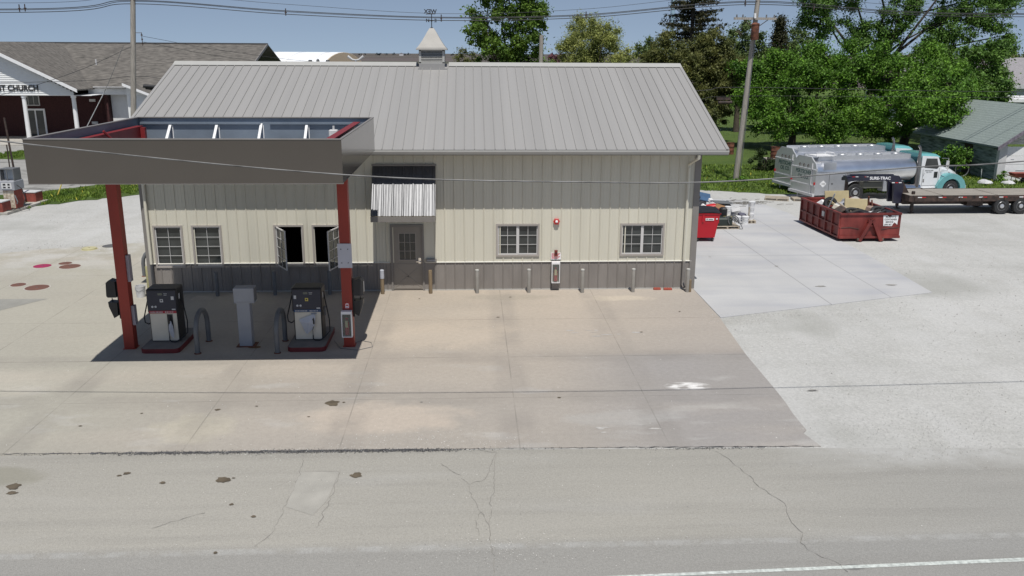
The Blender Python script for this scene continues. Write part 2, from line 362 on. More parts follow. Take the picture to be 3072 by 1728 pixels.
def dup(root, loc, rz=None, label=None, group=None):
    r = root.copy(); COL.objects.link(r); r.location = loc
    if rz is not None: r.rotation_euler = (0, 0, rz)
    tag(r, label, group=group)
    def rec(a, b):
        for ch in list(a.children):
            c = ch.copy(); COL.objects.link(c); c.parent = b; rec(ch, c)
    rec(root, r); return r
def struct(name, mb, m): return solo(name, mb, m, None, None, kind='structure')
def text(body, size, m, loc, rx=R(90), rz=0, parent=None, name='lettering', depth=.006, off=0, sx=1, align='CENTER', ry=0):
    cu = bpy.data.curves.new('t', 'FONT'); cu.body = body; cu.size = size; cu.extrude = depth; cu.offset = off; cu.align_x = align; cu.align_y = 'CENTER'
    cu.space_line = .95
    t = bpy.data.objects.new('t', cu); COL.objects.link(t); bpy.context.view_layer.update()
    me = bpy.data.meshes.new_from_object(t.evaluated_get(bpy.context.evaluated_depsgraph_get())); bpy.data.objects.remove(t)
    M = Matrix.Translation(loc) @ Matrix.Rotation(rz, 4, 'Z') @ Matrix.Rotation(ry, 4, 'Y') @ Matrix.Rotation(rx, 4, 'X') @ Matrix.Diagonal((sx, 1, 1, 1))
    me.transform(M); me.materials.clear(); me.materials.append(m); o = bpy.data.objects.new(name, me); COL.objects.link(o)
    if parent:
        o.parent = parent
    return o

# ------------------------------------------------------------------ ground
def sheet(pts, z): return MB().add([(x, y, z) for x, y in pts], [tuple(range(len(pts)))])
def rough_edge(pts, amp, step=.35, seed=1):
    rnd = random.Random(seed); out = []
    for i in range(len(pts)):
        a, b = Vector(pts[i]), Vector(pts[(i+1) % len(pts)]); n = max(1, int((b-a).length/step)); n = min(n, 120)
        for k in range(n):
            p = a.lerp(b, k/n); d = (b-a).normalized(); q = rnd.gauss(0, amp) if k else 0; out.append((p.x-d.y*q, p.y+d.x*q))
    return out
struct('farmland', sheet([(-6000, -300), (6000, -300), (6000, 9000), (-6000, 9000)], -.05), M_FIELD)
struct('lawn', sheet(rough_edge([(8, 20.6), (14.8, 21.0), (18.4, 19.3), (24, 19.8), (34, 20.2), (90, 20), (150, 150), (60, 190), (10, 150), (2, 60)], .12, seed=3), -.012), M_LAWN)
struct('gravel_lot', sheet([(-90, -12.2), (90, -12.2), (90, 34), (-8, 34), (-90, 30)], -.016), M_GRAVEL)
struct('apron_slab', MB().prism([(-60, -11.45), (2.5, -11.5), (7.4, -11.62), (8.72, -11.66), (8.66, -11.35), (8.60, -11.05), (8.72, -10.9), (8.74, -10.1), (8.80, -9.5), (8.83, -8.85), (8.90, -6.32), (9.12, -3.23), (9.142, 0), (9.142, 6.2), (-8.2, 6.6), (-10.5, 7.6), (-14.5, 6.3), (-19, 3.4), (-60, 1.5)], -.3, 0, 'z'), M_APRON)
struct('side_slab', MB().prism([(9.147, -3.22), (16.7, -.72), (17.0, 4.5), (17.05, 7.6), (17.2, 13.5), (16.6, 17.0), (14.4, 17.8), (9.147, 17.4)], -.3, .002, 'z'), M_PAD)
struct('road', sheet([(-400, -60), (400, -60), (400, -12.1), (60, -12.1), (14, -11.9), (8.6, -11.72), (2.5, -11.56), (-6.9, -11.42), (-8.3, -11.7), (-60, -11.9), (-400, -12)], -.004), M_ROAD)
struct('road_edge_line', sheet([(3.4, -15.86), (10.2, -15.655), (40, -14.75), (40, -14.65), (10.2, -15.56), (3.4, -15.80)], .001), mat('worn road paint', (.50, .53, .50), .8, 0, .3, 14))
struct('parking_asphalt', sheet([(-19.7, 22.4), (-21.3, 20.5), (-24.5, 18.0), (-40, 12), (-60, 12), (-60, 45.9), (-8, 45.9), (-8, 33), (-17.4, 25.4)], -.008), M_ASPH)
struct('grass_verge', sheet(rough_edge([(-8, 26.5), (-15.5, 19.6), (-17.4, 17.9), (-19.0, 16.3), (-19.8, 13.0), (-30, 9.5), (-60, 6), (-60, 12), (-40, 12.2), (-24.5, 18.2), (-21.3, 20.6), (-19.7, 22.5), (-17.4, 25.5), (-8, 33.5)], .1, seed=5), -.004), M_LAWN)
struct('grass_island', sheet(rough_edge([(-31, 35.3), (-24, 35.6), (-24, 40), (-29.5, 41.5), (-32.3, 41)], .15), -.004), M_LAWN)
struct('churchyard_lawn', sheet([(-8, 45.9), (-22, 45.9), (-22, 120), (-8, 120)], -.006), M_LAWN)
struct('church_walk', MB().box(-60, 44.2, -.2, -24, 46.7, .12), CONC)
# dark crumbled seam between apron and road
def ribbon(pts, w, z, seed=0, jit=.02, mn=.25):
    rnd = random.Random(seed); P = [Vector(p) for p in pts]; Q = []
    for i in range(len(P)-1):
        n = max(2, int((P[i+1]-P[i]).length/.09))
        for k in range(n): q = P[i].lerp(P[i+1], k/n); Q.append(q+Vector((rnd.gauss(0, jit), rnd.gauss(0, jit))))
    Q.append(P[-1]); vs = []; fs = []
    for i, q in enumerate(Q):
        t = (Q[min(i+1, len(Q)-1)]-Q[max(i-1, 0)]).normalized(); nrm = Vector((-t.y, t.x)); ww = w*(mn+rnd.random()*(1-mn)*1.6)/2
        vs += [(*(q+nrm*ww), z), (*(q-nrm*ww), z)]
    for i in range(len(Q)-1): fs.append((2*i, 2*i+1, 2*i+3, 2*i+2))
    return MB().add(vs, fs)
SEAM = mat('tar and grit', (.075, .075, .078), .95, 0, .5, 9)
for k, (a, b, w) in enumerate((((-7, -11.43), (-5.2, -11.46), .03), ((-5.2, -11.46), (-3.3, -11.48), .05), ((-3.3, -11.48), (.4, -11.5), .035), ((.4, -11.5), (1.3, -11.54), .03), ((1.3, -11.54), (4.6, -11.56), .008), ((4.6, -11.56), (8.7, -11.66), .012), ((5.9, -11.66), (7.6, -11.68), .016))):
    struct('seam_crack', ribbon([a, b], w, .004+.001*k, 20+k, .012, .1), SEAM)
CR = [[(-1.02, -11.5), (-1.18, -11.63), (-1.12, -12.34), (-1.11, -13.02), (-1.13, -13.48), (-1.14, -14.02), (-1.2, -14.5), (-1.35, -14.8)], [(-.41, -12.33), (-.42, -13.4), (-.5, -14.3)], [(-1.15, -12.34), (-.42, -12.36)],
      [(2.02, -11.55), (2.42, -11.69), (2.33, -12.24), (2.22, -12.75), (1.91, -12.95), (1.95, -13.29), (2.01, -13.56), (2.12, -13.88), (2.16, -14.0), (2.25, -14.41), (2.25, -14.91), (2.29, -15.23), (2.3, -15.9)],
      [(1.4, -12.1), (1.85, -12.77), (1.91, -12.95)], [(2.42, -11.69), (2.36, -13.17), (2.27, -13.63), (2.31, -13.82), (2.24, -14.24)], [(2.12, -13.88), (2.04, -14.17), (2.08, -14.63)],
      [(6.6, -11.8), (6.78, -12.15), (6.82, -12.39), (6.95, -12.77), (7.0, -13.23), (7.09, -13.47), (7.22, -13.68), (7.23, -13.93), (7.16, -14.24), (7.13, -14.53), (7.2, -14.76), (7.06, -14.98), (7.1, -15.2), (7.21, -15.43), (7.38, -15.52), (7.46, -15.82)],
      [(-3.1, -14.2), (-2.7, -13.9), (-2.4, -13.75)]]
for k, p in enumerate(CR):
    struct('pavement_crack', ribbon(p, .010, .0008+.0004*k, 50+k, .014), CRACK)
def blot(x, y, rx, ry, z, seed):
    rnd = random.Random(seed); n = 26; ph = [rnd.uniform(0, 6.28) for _ in range(4)]
    return MB().add([(x+rx*math.cos(2*math.pi*k/n)*(1+.16*math.sin(3*2*math.pi*k/n+ph[0])+.12*math.sin(5*2*math.pi*k/n+ph[1])), y+ry*math.sin(2*math.pi*k/n)*(1+.16*math.sin(2*2*math.pi*k/n+ph[2])+.1*math.sin(7*2*math.pi*k/n+ph[3])), z) for k in range(n)], [tuple(range(n))])
for k, (x, y, rx, ry) in enumerate([(-1.01, -9.19, .14, .16), (-.78, -9.15, .03, .03), (-3.38, -9.46, .055, .05), (-2.42, -12.61, .125, .11), (-2.25, -12.55, .03, .02), (-.09, -12.52, .10, .09), (-5.96, -12.72, .11, .11), (-5.88, -12.95, .09, .05), (-4.2, -12.3, .06, .05), (-4.3, -12.38, .04, .03), (-3.44, -12.68, .05, .04), (-2.04, -13.49, .035, .03), (-1.58, -13.9, .04, .03),
                                   (-1.9, -14.95, .03, .03), (3.9, -9.05, .04, .03), (.4, -1.0, .03, .03), (2.75, -3.0, .05, .03), (3.2, -.9, .04, .03), (-1.4, -9.9, .03, .02), (-2.6, -9.3, .03, .02), (-4.9, -9.6, .03, .02), (-5.9, -10.2, .04, .02), (6.6, -4.5, .04, .03), (8.1, -2.6, .03, .03), (.9, -9.2, .03, .02), (12.9, 2.9, .07, .05), (10.9, 4.4, .05, .03), (13.4, .1, .16, .07), (15.8, .2, .17, .07), (9.66, -8.82, .13, .03)]):  # oil stains; the final entry is only a small dark mark
    struct('oil_stain_and_mark', blot(x, y, rx, ry, .0052+.0002*k, k), STAIN if k < 24 else CRACK)
PALE = mat('pale mineral stain', (.43, .415, .39), .9, 0, .2, 12)
rnd = random.Random(17); m_ = MB()
for i in range(16):
    b = blot(6.85+rnd.gauss(0, .17), -8.5+rnd.gauss(0, .07), rnd.uniform(.05, .15), rnd.uniform(.02, .05), .0058+.00005*i, 160+i); m_.add(b.v, b.f)
rnd = random.Random(11)
for k, (x, y, sx_, sy_, n) in enumerate([(4.95, -10.7, .28, .14, 5), (5.3, -4.5, .35, .3, 9)]):
    m_ = MB()
    for i in range(n):
        b = blot(x+rnd.gauss(0, sx_), y+rnd.gauss(0, sy_), rnd.uniform(.05, .16), rnd.uniform(.015, .05), .0048-.0001*i, 60+i+k*9); m_.add(b.v, b.f)
    struct('mineral_stain', m_, PALE)
struct('road_patch', sheet([(-1.13, -12.34), (-.42, -12.36), (-.44, -12.9), (-.47, -13.4), (-.62, -13.9), (-1.12, -13.6)], .0003), mat('smooth road patch', (.345, .332, .298), .9, 0, .12, 2, fine=.18))
struct('patched_slab', sheet([(-6.56, -.95), (-5.92, -.97), (-5.86, -.45), (-6.5, -.44)], .005), mat('pale patch', (.42, .38, .32), .9))
struct('asphalt_patch', sheet([(-40, -5.2), (-11.9, -2.2), (-10.9, -.66), (-40, -.9)], .004), mat('grey patch', (.27, .265, .24), .95, 0, .08, 2, fine=.1))
# loose stones (nobody could count them)
def scatter(name, spots, n, r0, r1, m, z=0, seed=1):
    rnd = np.random.default_rng(seed); V = []; F = []
    base = np.array([(1, 0, 0), (0, 1, 0), (-1, 0, 0), (0, -1, 0), (0, 0, 1), (0, 0, -1)], float)*.5
    fs = [(0, 1, 4), (1, 2, 4), (2, 3, 4), (3, 0, 4), (1, 0, 5), (2, 1, 5), (3, 2, 5), (0, 3, 5)]
    for i in range(n):
        cx, cy, sx, sy = spots[rnd.integers(len(spots))]; r = rnd.uniform(r0, r1)
        p = base*(rnd.uniform(.7, 1.3, (6, 1)))*r*2; a = rnd.uniform(0, 6.28); c, s_ = math.cos(a), math.sin(a)
        p = p @ np.array([(c, s_, 0), (-s_, c, 0), (0, 0, .7)]); p += (rnd.normal(cx, sx), rnd.normal(cy, sy), z+r*.3)
        o = len(V); V += p.tolist(); F += [(a_+o, b_+o, c_+o) for a_, b_, c_ in fs]
    return solo(name, MB().add(V, F), m, None, None, kind='stuff')
STONE = mat('limestone chips', (.47, .46, .43), .9, 0, .1, island=.45)
scatter('loose_gravel', [(10.6, -10.9, 1.2, .22), (12.2, -10.4, 1.2, .4), (11.4, -11.6, 1.0, .35), (12.5, -8.8, .9, .3), (11.2, -12.1, 1.3, .3), (9.6, -3.6, .6, .15), (11, -3.0, 1.2, .12)], 2200, .005, .011, STONE, 0, 1)
scatter('seam_grit', [(x_*.5-4.2, -11.49-.006*x_, .35, .035) for x_ in range(0, 12)]*2+[(-1.6, -11.50, .5, .05), (-.6, -11.5, .5, .05), (6.6, -11.67, .7, .03), (2, -11.55, 1.5, .03), (-5.8, -11.45, .8, .03)], 5200, .004, .012, SEAM, 0, 8)
scatter('yard_stones', [(13, -6, 4, 3), (18, 2, 4, 4), (-12, 12, 5, 3), (20, -4, 4, 4), (-12, 6.5, 2.5, .5), (-14, 5, 2, .8)], 2200, .008, .02, STONE, -.01, 2)
scatter('road_grit', [(-1.5, -11.55, 1.2, .12), (1.2, -11.2, 1.0, .3), (-2, -12.5, 4, 1.2), (5, -13, 4, 1.5), (2.3, -15, .8, .3), (-3, -8, 4, 2)], 2600, .004, .012, STONE, 0, 3)

# grass blades along the verges and the lawn edge
def grass(name, polys, n, h, m, seed, z=0):
    rnd = np.random.default_rng(seed); V = np.zeros((n, 3, 3)); 
    P = []
    while len(P) < n:
        x0, x1, y0, y1, f = polys[rnd.integers(len(polys))]; x = rnd.uniform(x0, x1, 200); y = rnd.uniform(y0, y1, 200)
        ok = f(x, y); P += list(zip(x[ok], y[ok]))
    P = np.array(P[:n]); a = rnd.uniform(0, 6.28, n); hh = h*rnd.uniform(.4, 1.3, n); w = .035
    V[:, 0, :2] = P+np.c_[np.cos(a), np.sin(a)]*w; V[:, 1, :2] = P-np.c_[np.cos(a), np.sin(a)]*w
    V[:, 2, :2] = P+rnd.normal(0, .06, (n, 2)); V[:, 2, 2] = hh; V[:, :, 2] += z
    me = bpy.data.meshes.new(name); me.vertices.add(n*3); me.vertices.foreach_set('co', V.reshape(-1)); me.loops.add(n*3)
    me.loops.foreach_set('vertex_index', np.arange(n*3)); me.polygons.add(n); me.polygons.foreach_set('loop_start', np.arange(n)*3)
    me.update(calc_edges=True); me.materials.append(m); o = bpy.data.objects.new(name, me); COL.objects.link(o); return tag(o, kind='stuff')
GRS = leafmat('grass blades', (.11, .20, .03)); DAND = mat('dandelion flowers', (.55, .48, .06), .8)
def seg(ax, ay, bx_, by_, w):
    def f(x, y):
        dx, dy = bx_-ax, by_-ay; t = np.clip(((x-ax)*dx+(y-ay)*dy)/(dx*dx+dy*dy), 0, 1); return np.hypot(x-ax-t*dx, y-ay-t*dy) < w*(.6+.5*np.abs(np.sin(x*3+y*2)))
    return f
vg = [(-22, -14, 15, 27, seg(-19.9, 18.4, -15.8, 23, 1.9)), (-33, -23, 35, 42, seg(-30.5, 38.5, -25, 38, 2.1)), (-32, -19, 9, 19, seg(-30, 11, -20.8, 16.2, 1.7))]
lw = [(9, 40, 19, 32, lambda x, y: y > 20.6-.3*np.clip(x-15, 0, 4)+.15*np.sin(x*4))]
grass('verge_grass', vg, 26000, .14, GRS, 1); grass('lawn_grass', lw, 30000, .12, GRS, 2)
grass('dandelions', vg[:1]*3+lw, 260, .15, DAND, 3)

# ------------------------------------------------------------------ main building
XL, XR = -8.034, 9.142; RB = .3048
bld = thing('service_building', 'long cream metal sided building with brown wainscot and grey ribbed roof', 'building', (0, 0, 0))
ZW = .905; ZE = 4.50
opens = [(-7.73, -6.94, .85, 2.08), (-6.56, -5.76, .85, 2.08), (-4.06, -3.25, .85, 2.08), (-2.88, -2.07, .85, 2.08), (-.52, .52, -.01, 2.13), (2.84, 4.10, 1.15, 2.09), (6.77, 8.07, 1.15, 2.09)]
def walls(z0, z1, th=.12):
    m = MB(); xs = sorted({XL, XR, *[o[0] for o in opens], *[o[1] for o in opens]})
    for a, b in zip(xs, xs[1:]):
        hs = [(o[2], o[3]) for o in opens if o[0] <= a+1e-6 and o[1] >= b-1e-6]; segs = [(z0, z1)]
        for h0, h1 in hs:
            ns = []
            for s0, s1 in segs:
                if h1 <= s0 or h0 >= s1: ns.append((s0, s1)); continue
                if h0 > s0: ns.append((s0, h0))
                if h1 < s1: ns.append((h1, s1))
            segs = ns
        for s0, s1 in segs: m.box(a, 0, s0, b, th, s1)
    x = 2.71-35*RB
    while x < XR-.05:
        if x > XL+.1:
            segs = [(z0, z1)]
            for o in opens:
                if o[0]-.07 < x < o[1]+.07:
                    ns = []
                    for s0, s1 in segs:
                        h0, h1 = o[2]-.06, o[3]+.06
                        if h1 <= s0 or h0 >= s1: ns.append((s0, s1)); continue
                        if h0 > s0: ns.append((s0, h0))
                        if h1 < s1: ns.append((h1, s1))
                    segs = ns
            for s0, s1 in segs:
                m.prism([(x-.024, -.001), (x-.010, -.022), (x+.010, -.022), (x+.024, -.001)], s0, s1, 'z')
                for d in (.10, .20):
                    m.prism([(x+d-.018, -.0005), (x+d-.008, -.0035), (x+d+.008, -.0035), (x+d+.018, -.0005)], s0, s1, 'z')
        x += RB
    return m
part('upper_wall', walls(ZW, ZE), CREAM, bld)
part('wainscot', walls(0.03, ZW-.001), BROWN, bld)
ow = MB(); ow.box(XL, .12, 0, XL+.12, 12.1, ZE).box(XR-.12, .12, 0, XR, 12.1, ZE).box(XL, 12.1, 0, XR, 12.22, ZE)
part('side_walls', ow, CREAM, bld)
for x in (XL, XR-.12): part('gable_wall', MB().prism([(.12, ZE), (12.1, ZE), (6.1, 6.55)], x, x+.12, 'x'), CREAM, bld)
part('interior_floor', MB().box(XL+.12, .12, -.02, XR-.12, 12.1, .012), DARK, bld)
part('interior_partition', MB().box(XL+.14, 3.2, .02, XR-.14, 3.3, 4.4).box(XL+.14, .14, 2.9, XR-.14, 3.18, 3.0), DARK, bld)
t = MB()
xs = [XL, -.56, .56, XR]
for a, b in ((XL+.1, -.56), (.56, XR-.1)): t.prism([(-.030, ZW-.002), (-.038, ZW+.010), (-.028, ZW+.028), (-.0005, ZW+.030), (-.0005, ZW-.002)], a, b, 'x')
part('wainscot_trim', t, WTRIM, bld)
t = MB(); t.box(XR-.16, -.035, .0, XR+.035, -.0006, 4.38).box(XR+.0006, -.0006, 0, XR+.035, .16, 4.38)
part('corner_trim', t, BTRIM, bld); t = MB()
t.box(XL-.035, -.035, .0, XL+.12, -.0006, 4.38).box(XL-.035, -.0006, 0, XL-.0006, .16, 4.38)
part('corner_trim', t, BTRIM, bld)
part('base_flashing', MB().box(XL, -.028, 0, -.53, -.001, .03).box(.53, -.028, 0, XR, -.001, .03), TRIMR, bld)
# roof: slopes from (Y -.748, Z 4.529) to the ridge (6.066, 6.913)
XRL, XRR, YE, ZEV, YR, ZR = -8.588, 9.774, -.748, 4.529, 6.066, 6.913
rf = MB(); th = .07
rf.prism([(YE, ZEV-th), (YR, ZR-th), (2*YR-YE, ZEV-th), (2*YR-YE, ZEV), (YR, ZR), (YE, ZEV)], XRL, XRR, 'x')
sl_ = (ZR-ZEV)/(YR-YE)
x = 9.44
while x > XRL+.05:
    for d, hw, hh in ((0, .015, .030),):
        for sgn in (1, -1):
            y0, y1 = (YE, YR) if sgn == 1 else (2*YR-YE, YR)
            rf.add([(x-hw, y0, ZEV+.0005), (x+hw, y0, ZEV+.0005), (x+hw*.5, y0, ZEV+hh), (x-hw*.5, y0, ZEV+hh), (x-hw, y1, ZR+.0005), (x+hw, y1, ZR+.0005), (x+hw*.5, y1, ZR+hh), (x-hw*.5, y1, ZR+hh)],
                   [(0, 1, 2, 3), (7, 6, 5, 4), (0, 3, 7, 4), (1, 5, 6, 2), (3, 2, 6, 7)])
    x -= RB
part('roof', rf, ROOF, bld)
rc = MB(); k = .30
rc.prism([(YR-k, ZR-k*sl_+.026), (YR, ZR+.05), (YR+k, ZR-k*sl_+.026), (YR+k, ZR-k*sl_+.036), (YR, ZR+.062), (YR-k, ZR-k*sl_+.038)], XRL-.01, .10, 'x')
rc.prism([(YR-k, ZR-k*sl_+.026), (YR, ZR+.05), (YR+k, ZR-k*sl_+.026), (YR+k, ZR-k*sl_+.036), (YR, ZR+.062), (YR-k, ZR-k*sl_+.038)], 1.24, XRR+.01, 'x')
part('ridge_cap', rc, TRIMR, bld)
for x0, x1 in ((XRL-.025, XRL+.07), (XRR-.07, XRR+.025)):
    rk = MB()
    for y0, y1 in ((YE, YR), (2*YR-YE, YR)):
        rk.add([(x0, y0, ZEV-.13), (x1, y0, ZEV-.13), (x1, y0, ZEV+.027), (x0, y0, ZEV+.027), (x0, y1, ZR-.13), (x1, y1, ZR-.13), (x1, y1, ZR+.027), (x0, y1, ZR+.027)], [(0, 1, 2, 3), (7, 6, 5, 4), (0, 3, 7, 4), (1, 5, 6, 2), (3, 2, 6, 7), (0, 4, 5, 1)])
    part('rake_trim', rk, ROOF, bld)
part('gutter', MB().prism([(YE-.005, ZEV-.14), (YE-.075, ZEV-.14), (YE-.11, ZEV-.06), (YE-.11, ZEV-.015), (YE-.10, ZEV-.015), (YE-.10, ZEV-.055), (YE-.07, ZEV-.125), (YE-.005, ZEV-.125)], XRL, XRR, 'x'), TRIMR, bld)
part('soffit', MB().box(XRL+.08, YE+.01, 4.36, XRR-.08, -.04, 4.38).box(XRL, YE-.003, 4.36, XRR, YE+.008, ZEV-.071), BTRIM, bld)
# downspouts
def spout(x, sgn, yy=-.10):
    d = thing('downspout', '', '', (0, 0, 0)); bpy.data.objects.remove(d)
    up = MB().tube([(x+.10*sgn, YE-.04, 4.36), (x+.10*sgn, YE-.02, 4.27), (x, yy, 4.02), (x, yy, 3.9), (x, yy, .93)], .048, 6)
    lo = MB().tube([(x, yy, .928), (x, yy, .28), (x, yy-.03, .16), (x+.02*sgn, yy-.13, .09)], .05, 6)
    o = part('downspout', up, CREAM, bld, smooth=False); part('lower_pipe', lo, BTRIM if sgn > 0 else GALV, o); return o
spout(8.78, 1); spout(-7.90, -1)
# windows
def window(x0, x1, z0, z1, cols, rows, mull=None, opened=0):
    w = MB(); f = .055
    for a in ((x0-f, z0-f, x0, z1+f), (x1, z0-f, x1+f, z1+f), (x0, z0-f, x1, z0), (x0, z1, x1, z1+f)): w.box(a[0], -.042, a[1], a[2], .03, a[3])
    o = part('window', w, WINF, bld)
    s = MB(); e = .032
    def sash(m, a0, a1, y0=.0, y1=.035):
        m.box(a0, y0, z0, a0+e, y1, z1).box(a1-e, y0, z0, a1, y1, z1).box(a0+e, y0, z0, a1-e, y1, z0+e).box(a0+e, y0, z1-e, a1-e, y1, z1)
        for i in range(1, cols): xx = a0+e+(a1-a0-2*e)*i/cols; m.box(xx-.0065, y0+.006, z0+e, xx+.0065, y0+.018, z1-e)
        for i in range(1, rows): zz = z0+e+(z1-z0-2*e)*i/rows; m.box(a0+e, y0+.004, zz-.0065, a1-e, y0+.0155, zz+.0065)
    if opened:
        m = MB(); sash(m, 0, x1-x0); gl = MB().box(e, .019, z0+e, x1-x0-e, .025, z1-e)
        if opened < 0:   # hinged at the left side, swung outward
            M = Matrix.Translation((x0+.02, -.03, 0)) @ Matrix.Rotation(R(-60), 4, 'Z')
        else:
            M = Matrix.Translation((x1-.02, -.03, 0)) @ Matrix.Rotation(R(74), 4, 'Z') @ Matrix.Translation((-(x1-x0), 0, 0))
        part('sash', m.xf(M), SASH, o); part('pane', gl.xf(M), GLASS, o)
        fr = MB().box(x0, .0, z0, x0+.02, .05, z1).box(x1-.02, 0, z0, x1, .05, z1).box(x0+.02, 0, z0, x1-.02, .05, z0+.03)
        part('frame', fr, SASH, o)
    else:
        if mull: xm = (x0+x1)/2; sash(s, x0, xm-.012); sash(s, xm+.012, x1, .01, .045); s.box(xm-.012, 0, z0, xm+.012, .04, z1)
        else: sash(s, x0, x1)
        part('sash', s, SASH, o); part('pane', MB().box(x0+.01, .048, z0+.01, x1-.01, .056, z1-.01), GLASS, o)
    return o
window(*opens[0], 2, 4); window(*opens[1], 2, 4); window(*opens[2], 2, 4, opened=-1); window(*opens[3], 2, 4, opened=1)
window(*opens[5], 2, 3, True); window(*opens[6], 2, 3, True)
# door
DOORM = mat('clay door paint', (.26, .235, .205), .5, 0, .05)
d = part('entrance_door', MB().box(-.46, .012, .03, .46, .055, .98).box(-.46, .012, .98, -.27, .055, 1.86).box(.27, .012, .98, .46, .055, 1.86).box(-.46, .012, 1.86, .46, .055, 2.05), DOORM, bld)
fr = MB().box(-.52, -.04, .0, -.462, .06, 2.13).box(.462, -.04, 0, .52, .06, 2.13).box(-.462, -.04, 2.052, .462, .06, 2.13); part('door_frame', fr, BTRIM, d)
mu = MB().box(-.27, .005, .98, -.25, .058, 1.86).box(.25, .005, .98, .27, .058, 1.86).box(-.25, .005, .98, .25, .058, 1.0).box(-.25, .005, 1.84, .25, .058, 1.86)
for i in (1, 2): mu.box(-.25+i*.5/3-.007, .02, 1.0, -.25+i*.5/3+.007, .032, 1.84); mu.box(-.25, .018, 1.0+i*.28-.007, .25, .0305, 1.0+i*.28+.007)
part('muntins', mu, WINF, d); part('pane', MB().box(-.26, .036, .985, .26, .045, 1.855), GLASS, d)
ck = MB()
for x0, z0, x1, z1 in ((-.40, .12, .40, .80), (-.40, .80, .40, .12)):
    v = Vector((x1-x0, 0, z1-z0)); L_ = v.length; an = math.atan2(v.z, v.x); M = Matrix.Translation(((x0+x1)/2, .010, (z0+z1)/2)) @ Matrix.Rotation(-an, 4, 'Y'); ck.bx((0, 0, 0), (L_, .012, .035), M)
ck.box(-.42, .004, .84, .42, .012, .87).box(-.42, .004, .07, .42, .012, .10)
part('cross_buck', ck, DOORM, d)
part('handle', MB().box(.34, -.005, .88, .42, .012, 1.06).box(.27, -.05, .93, .41, -.025, .955).box(.385, -.05, .93, .41, -.005, .955), CHROME, d)
# awning
aw = thing('door_awning', 'corrugated bare metal awning over the entrance door', 'awning', (0, 0, 2.5))
sh = MB(); x = -1.0; n = 0; prof = []
while x < .93-1e-6:
    for dx, h in ((0, 0), (.022, .022), (.055, .022), (.077, 0), (.12, 0), (.13, .007), (.145, .007), (.155, 0), (.20, 0), (.21, .007), (.225, .007), (.235, 0)):
        if x+dx < .93: prof.append((x+dx, h))
    x += RB
prof.append((.93, 0)); ya, za, yb, zb = -.03, 3.95, -1.0, 2.58
nx = Vector((0, za-zb, yb-ya)); nn = Vector((0, -(za-zb), -(yb-ya))).normalized(); nn = Vector((0, -(za-zb), (ya-yb))).normalized()
vs = []
for px, h in prof: vs += [(px, ya+nn.y*h, za+nn.z*h), (px, yb+nn.y*h, zb+nn.z*h), (px, ya+nn.y*(h-.004), za+nn.z*(h-.004)), (px, yb+nn.y*(h-.004), zb+nn.z*(h-.004))]
fs = []
for i in range(len(prof)-1): a, b = 4*i, 4*i+4; fs += [(a, b, b+1, a+1), (a+2, a+3, b+3, b+2), (a+1, b+1, b+3, a+3), (a, a+2, b+2, b)]
part('metal_sheet', MB().add(vs, fs), GALV, aw, world=True)
ffm = MB().box(-1.0, -1.015, 2.40, .93, -.985, 2.56)
for i in range(7): ffm.box(-.98+i*RB, -1.03, 2.41, -.95+i*RB, -1.0155, 2.55)
part('front_fascia', ffm, BTRIM, aw, world=True)
part('top_flashing', MB().box(-1.02, -.07, 3.955, .95, -.026, 4.01), BTRIM, aw, world=True)
for x0 in (-.99, .91): part('side_panel', MB().prism([(-.03, 3.90), (-1.0, 2.54), (-1.0, 2.39), (-.03, 2.39)], x0, x0+.01, 'x'), BTRIM, aw, world=True)
# cupola with weathervane
cx_, cy_ = .64, 6.066
cu = thing('roof_cupola', 'small louvred cupola with flared metal cap and weathervane on the roof ridge', 'cupola', (cx_, cy_, 6.9))
part('base', MB().box(cx_-.50, cy_-.58, 6.70, cx_+.58, cy_+.50, 6.76).box(cx_-.46, cy_-.46, 6.6, cx_+.46, cy_+.46, 6.93), ROOF, cu, world=True)
lv = MB()
for x0 in (-.46, .38): lv.box(cx_+x0, cy_-.46, 6.94, cx_+x0+.08, cy_-.38, 7.42).box(cx_+x0, cy_+.38, 6.94, cx_+x0+.08, cy_+.46, 7.42)
lv.box(cx_-.46, cy_-.46, 6.93, cx_+.46, cy_+.46, 6.975).box(cx_-.46, cy_-.46, 7.37, cx_+.46, cy_+.46, 7.42)
part('frame', lv, TRIMR, cu, world=True)
sv = MB()
for i in range(7):
    z = 6.985+i*.055
    sv.add([(cx_-.38, cy_-.455, z), (cx_+.38, cy_-.455, z), (cx_+.38, cy_-.405, z+.045), (cx_-.38, cy_-.405, z+.045)], [(0, 1, 2, 3)])
    for sx_ in (-1, 1): sv.add([(cx_+sx_*.455, cy_-.38, z), (cx_+sx_*.455, cy_+.38, z), (cx_+sx_*.405, cy_+.38, z+.045), (cx_+sx_*.405, cy_-.38, z+.045)], [(0, 1, 2, 3)])
part('louvres', sv, TRIMR, cu, world=True); part('core', MB().box(cx_-.37, cy_-.37, 6.95, cx_+.37, cy_+.37, 7.38), DARK, cu, world=True)
cp = MB(); pr = [(.56, 7.40), (.555, 7.44), (.45, 7.56), (.34, 7.72), (.235, 7.90), (.15, 8.05), (.075, 8.16), (.0, 8.17)]
vs = []; 
for r_, z in pr: vs += [(cx_-r_, cy_-r_, z), (cx_+r_, cy_-r_, z), (cx_+r_, cy_+r_, z), (cx_-r_, cy_+r_, z)]
fs = [(3, 2, 1, 0)]
for i in range(len(pr)-1):
    for q in range(4): a = i*4+q; b = i*4+(q+1) % 4; fs.append((a, b, b+4, a+4))
part('cap', MB().add(vs, fs), mat('cupola cap metal', (.27, .26, .24), .55, .1, .06), cu, world=True, smooth=True)
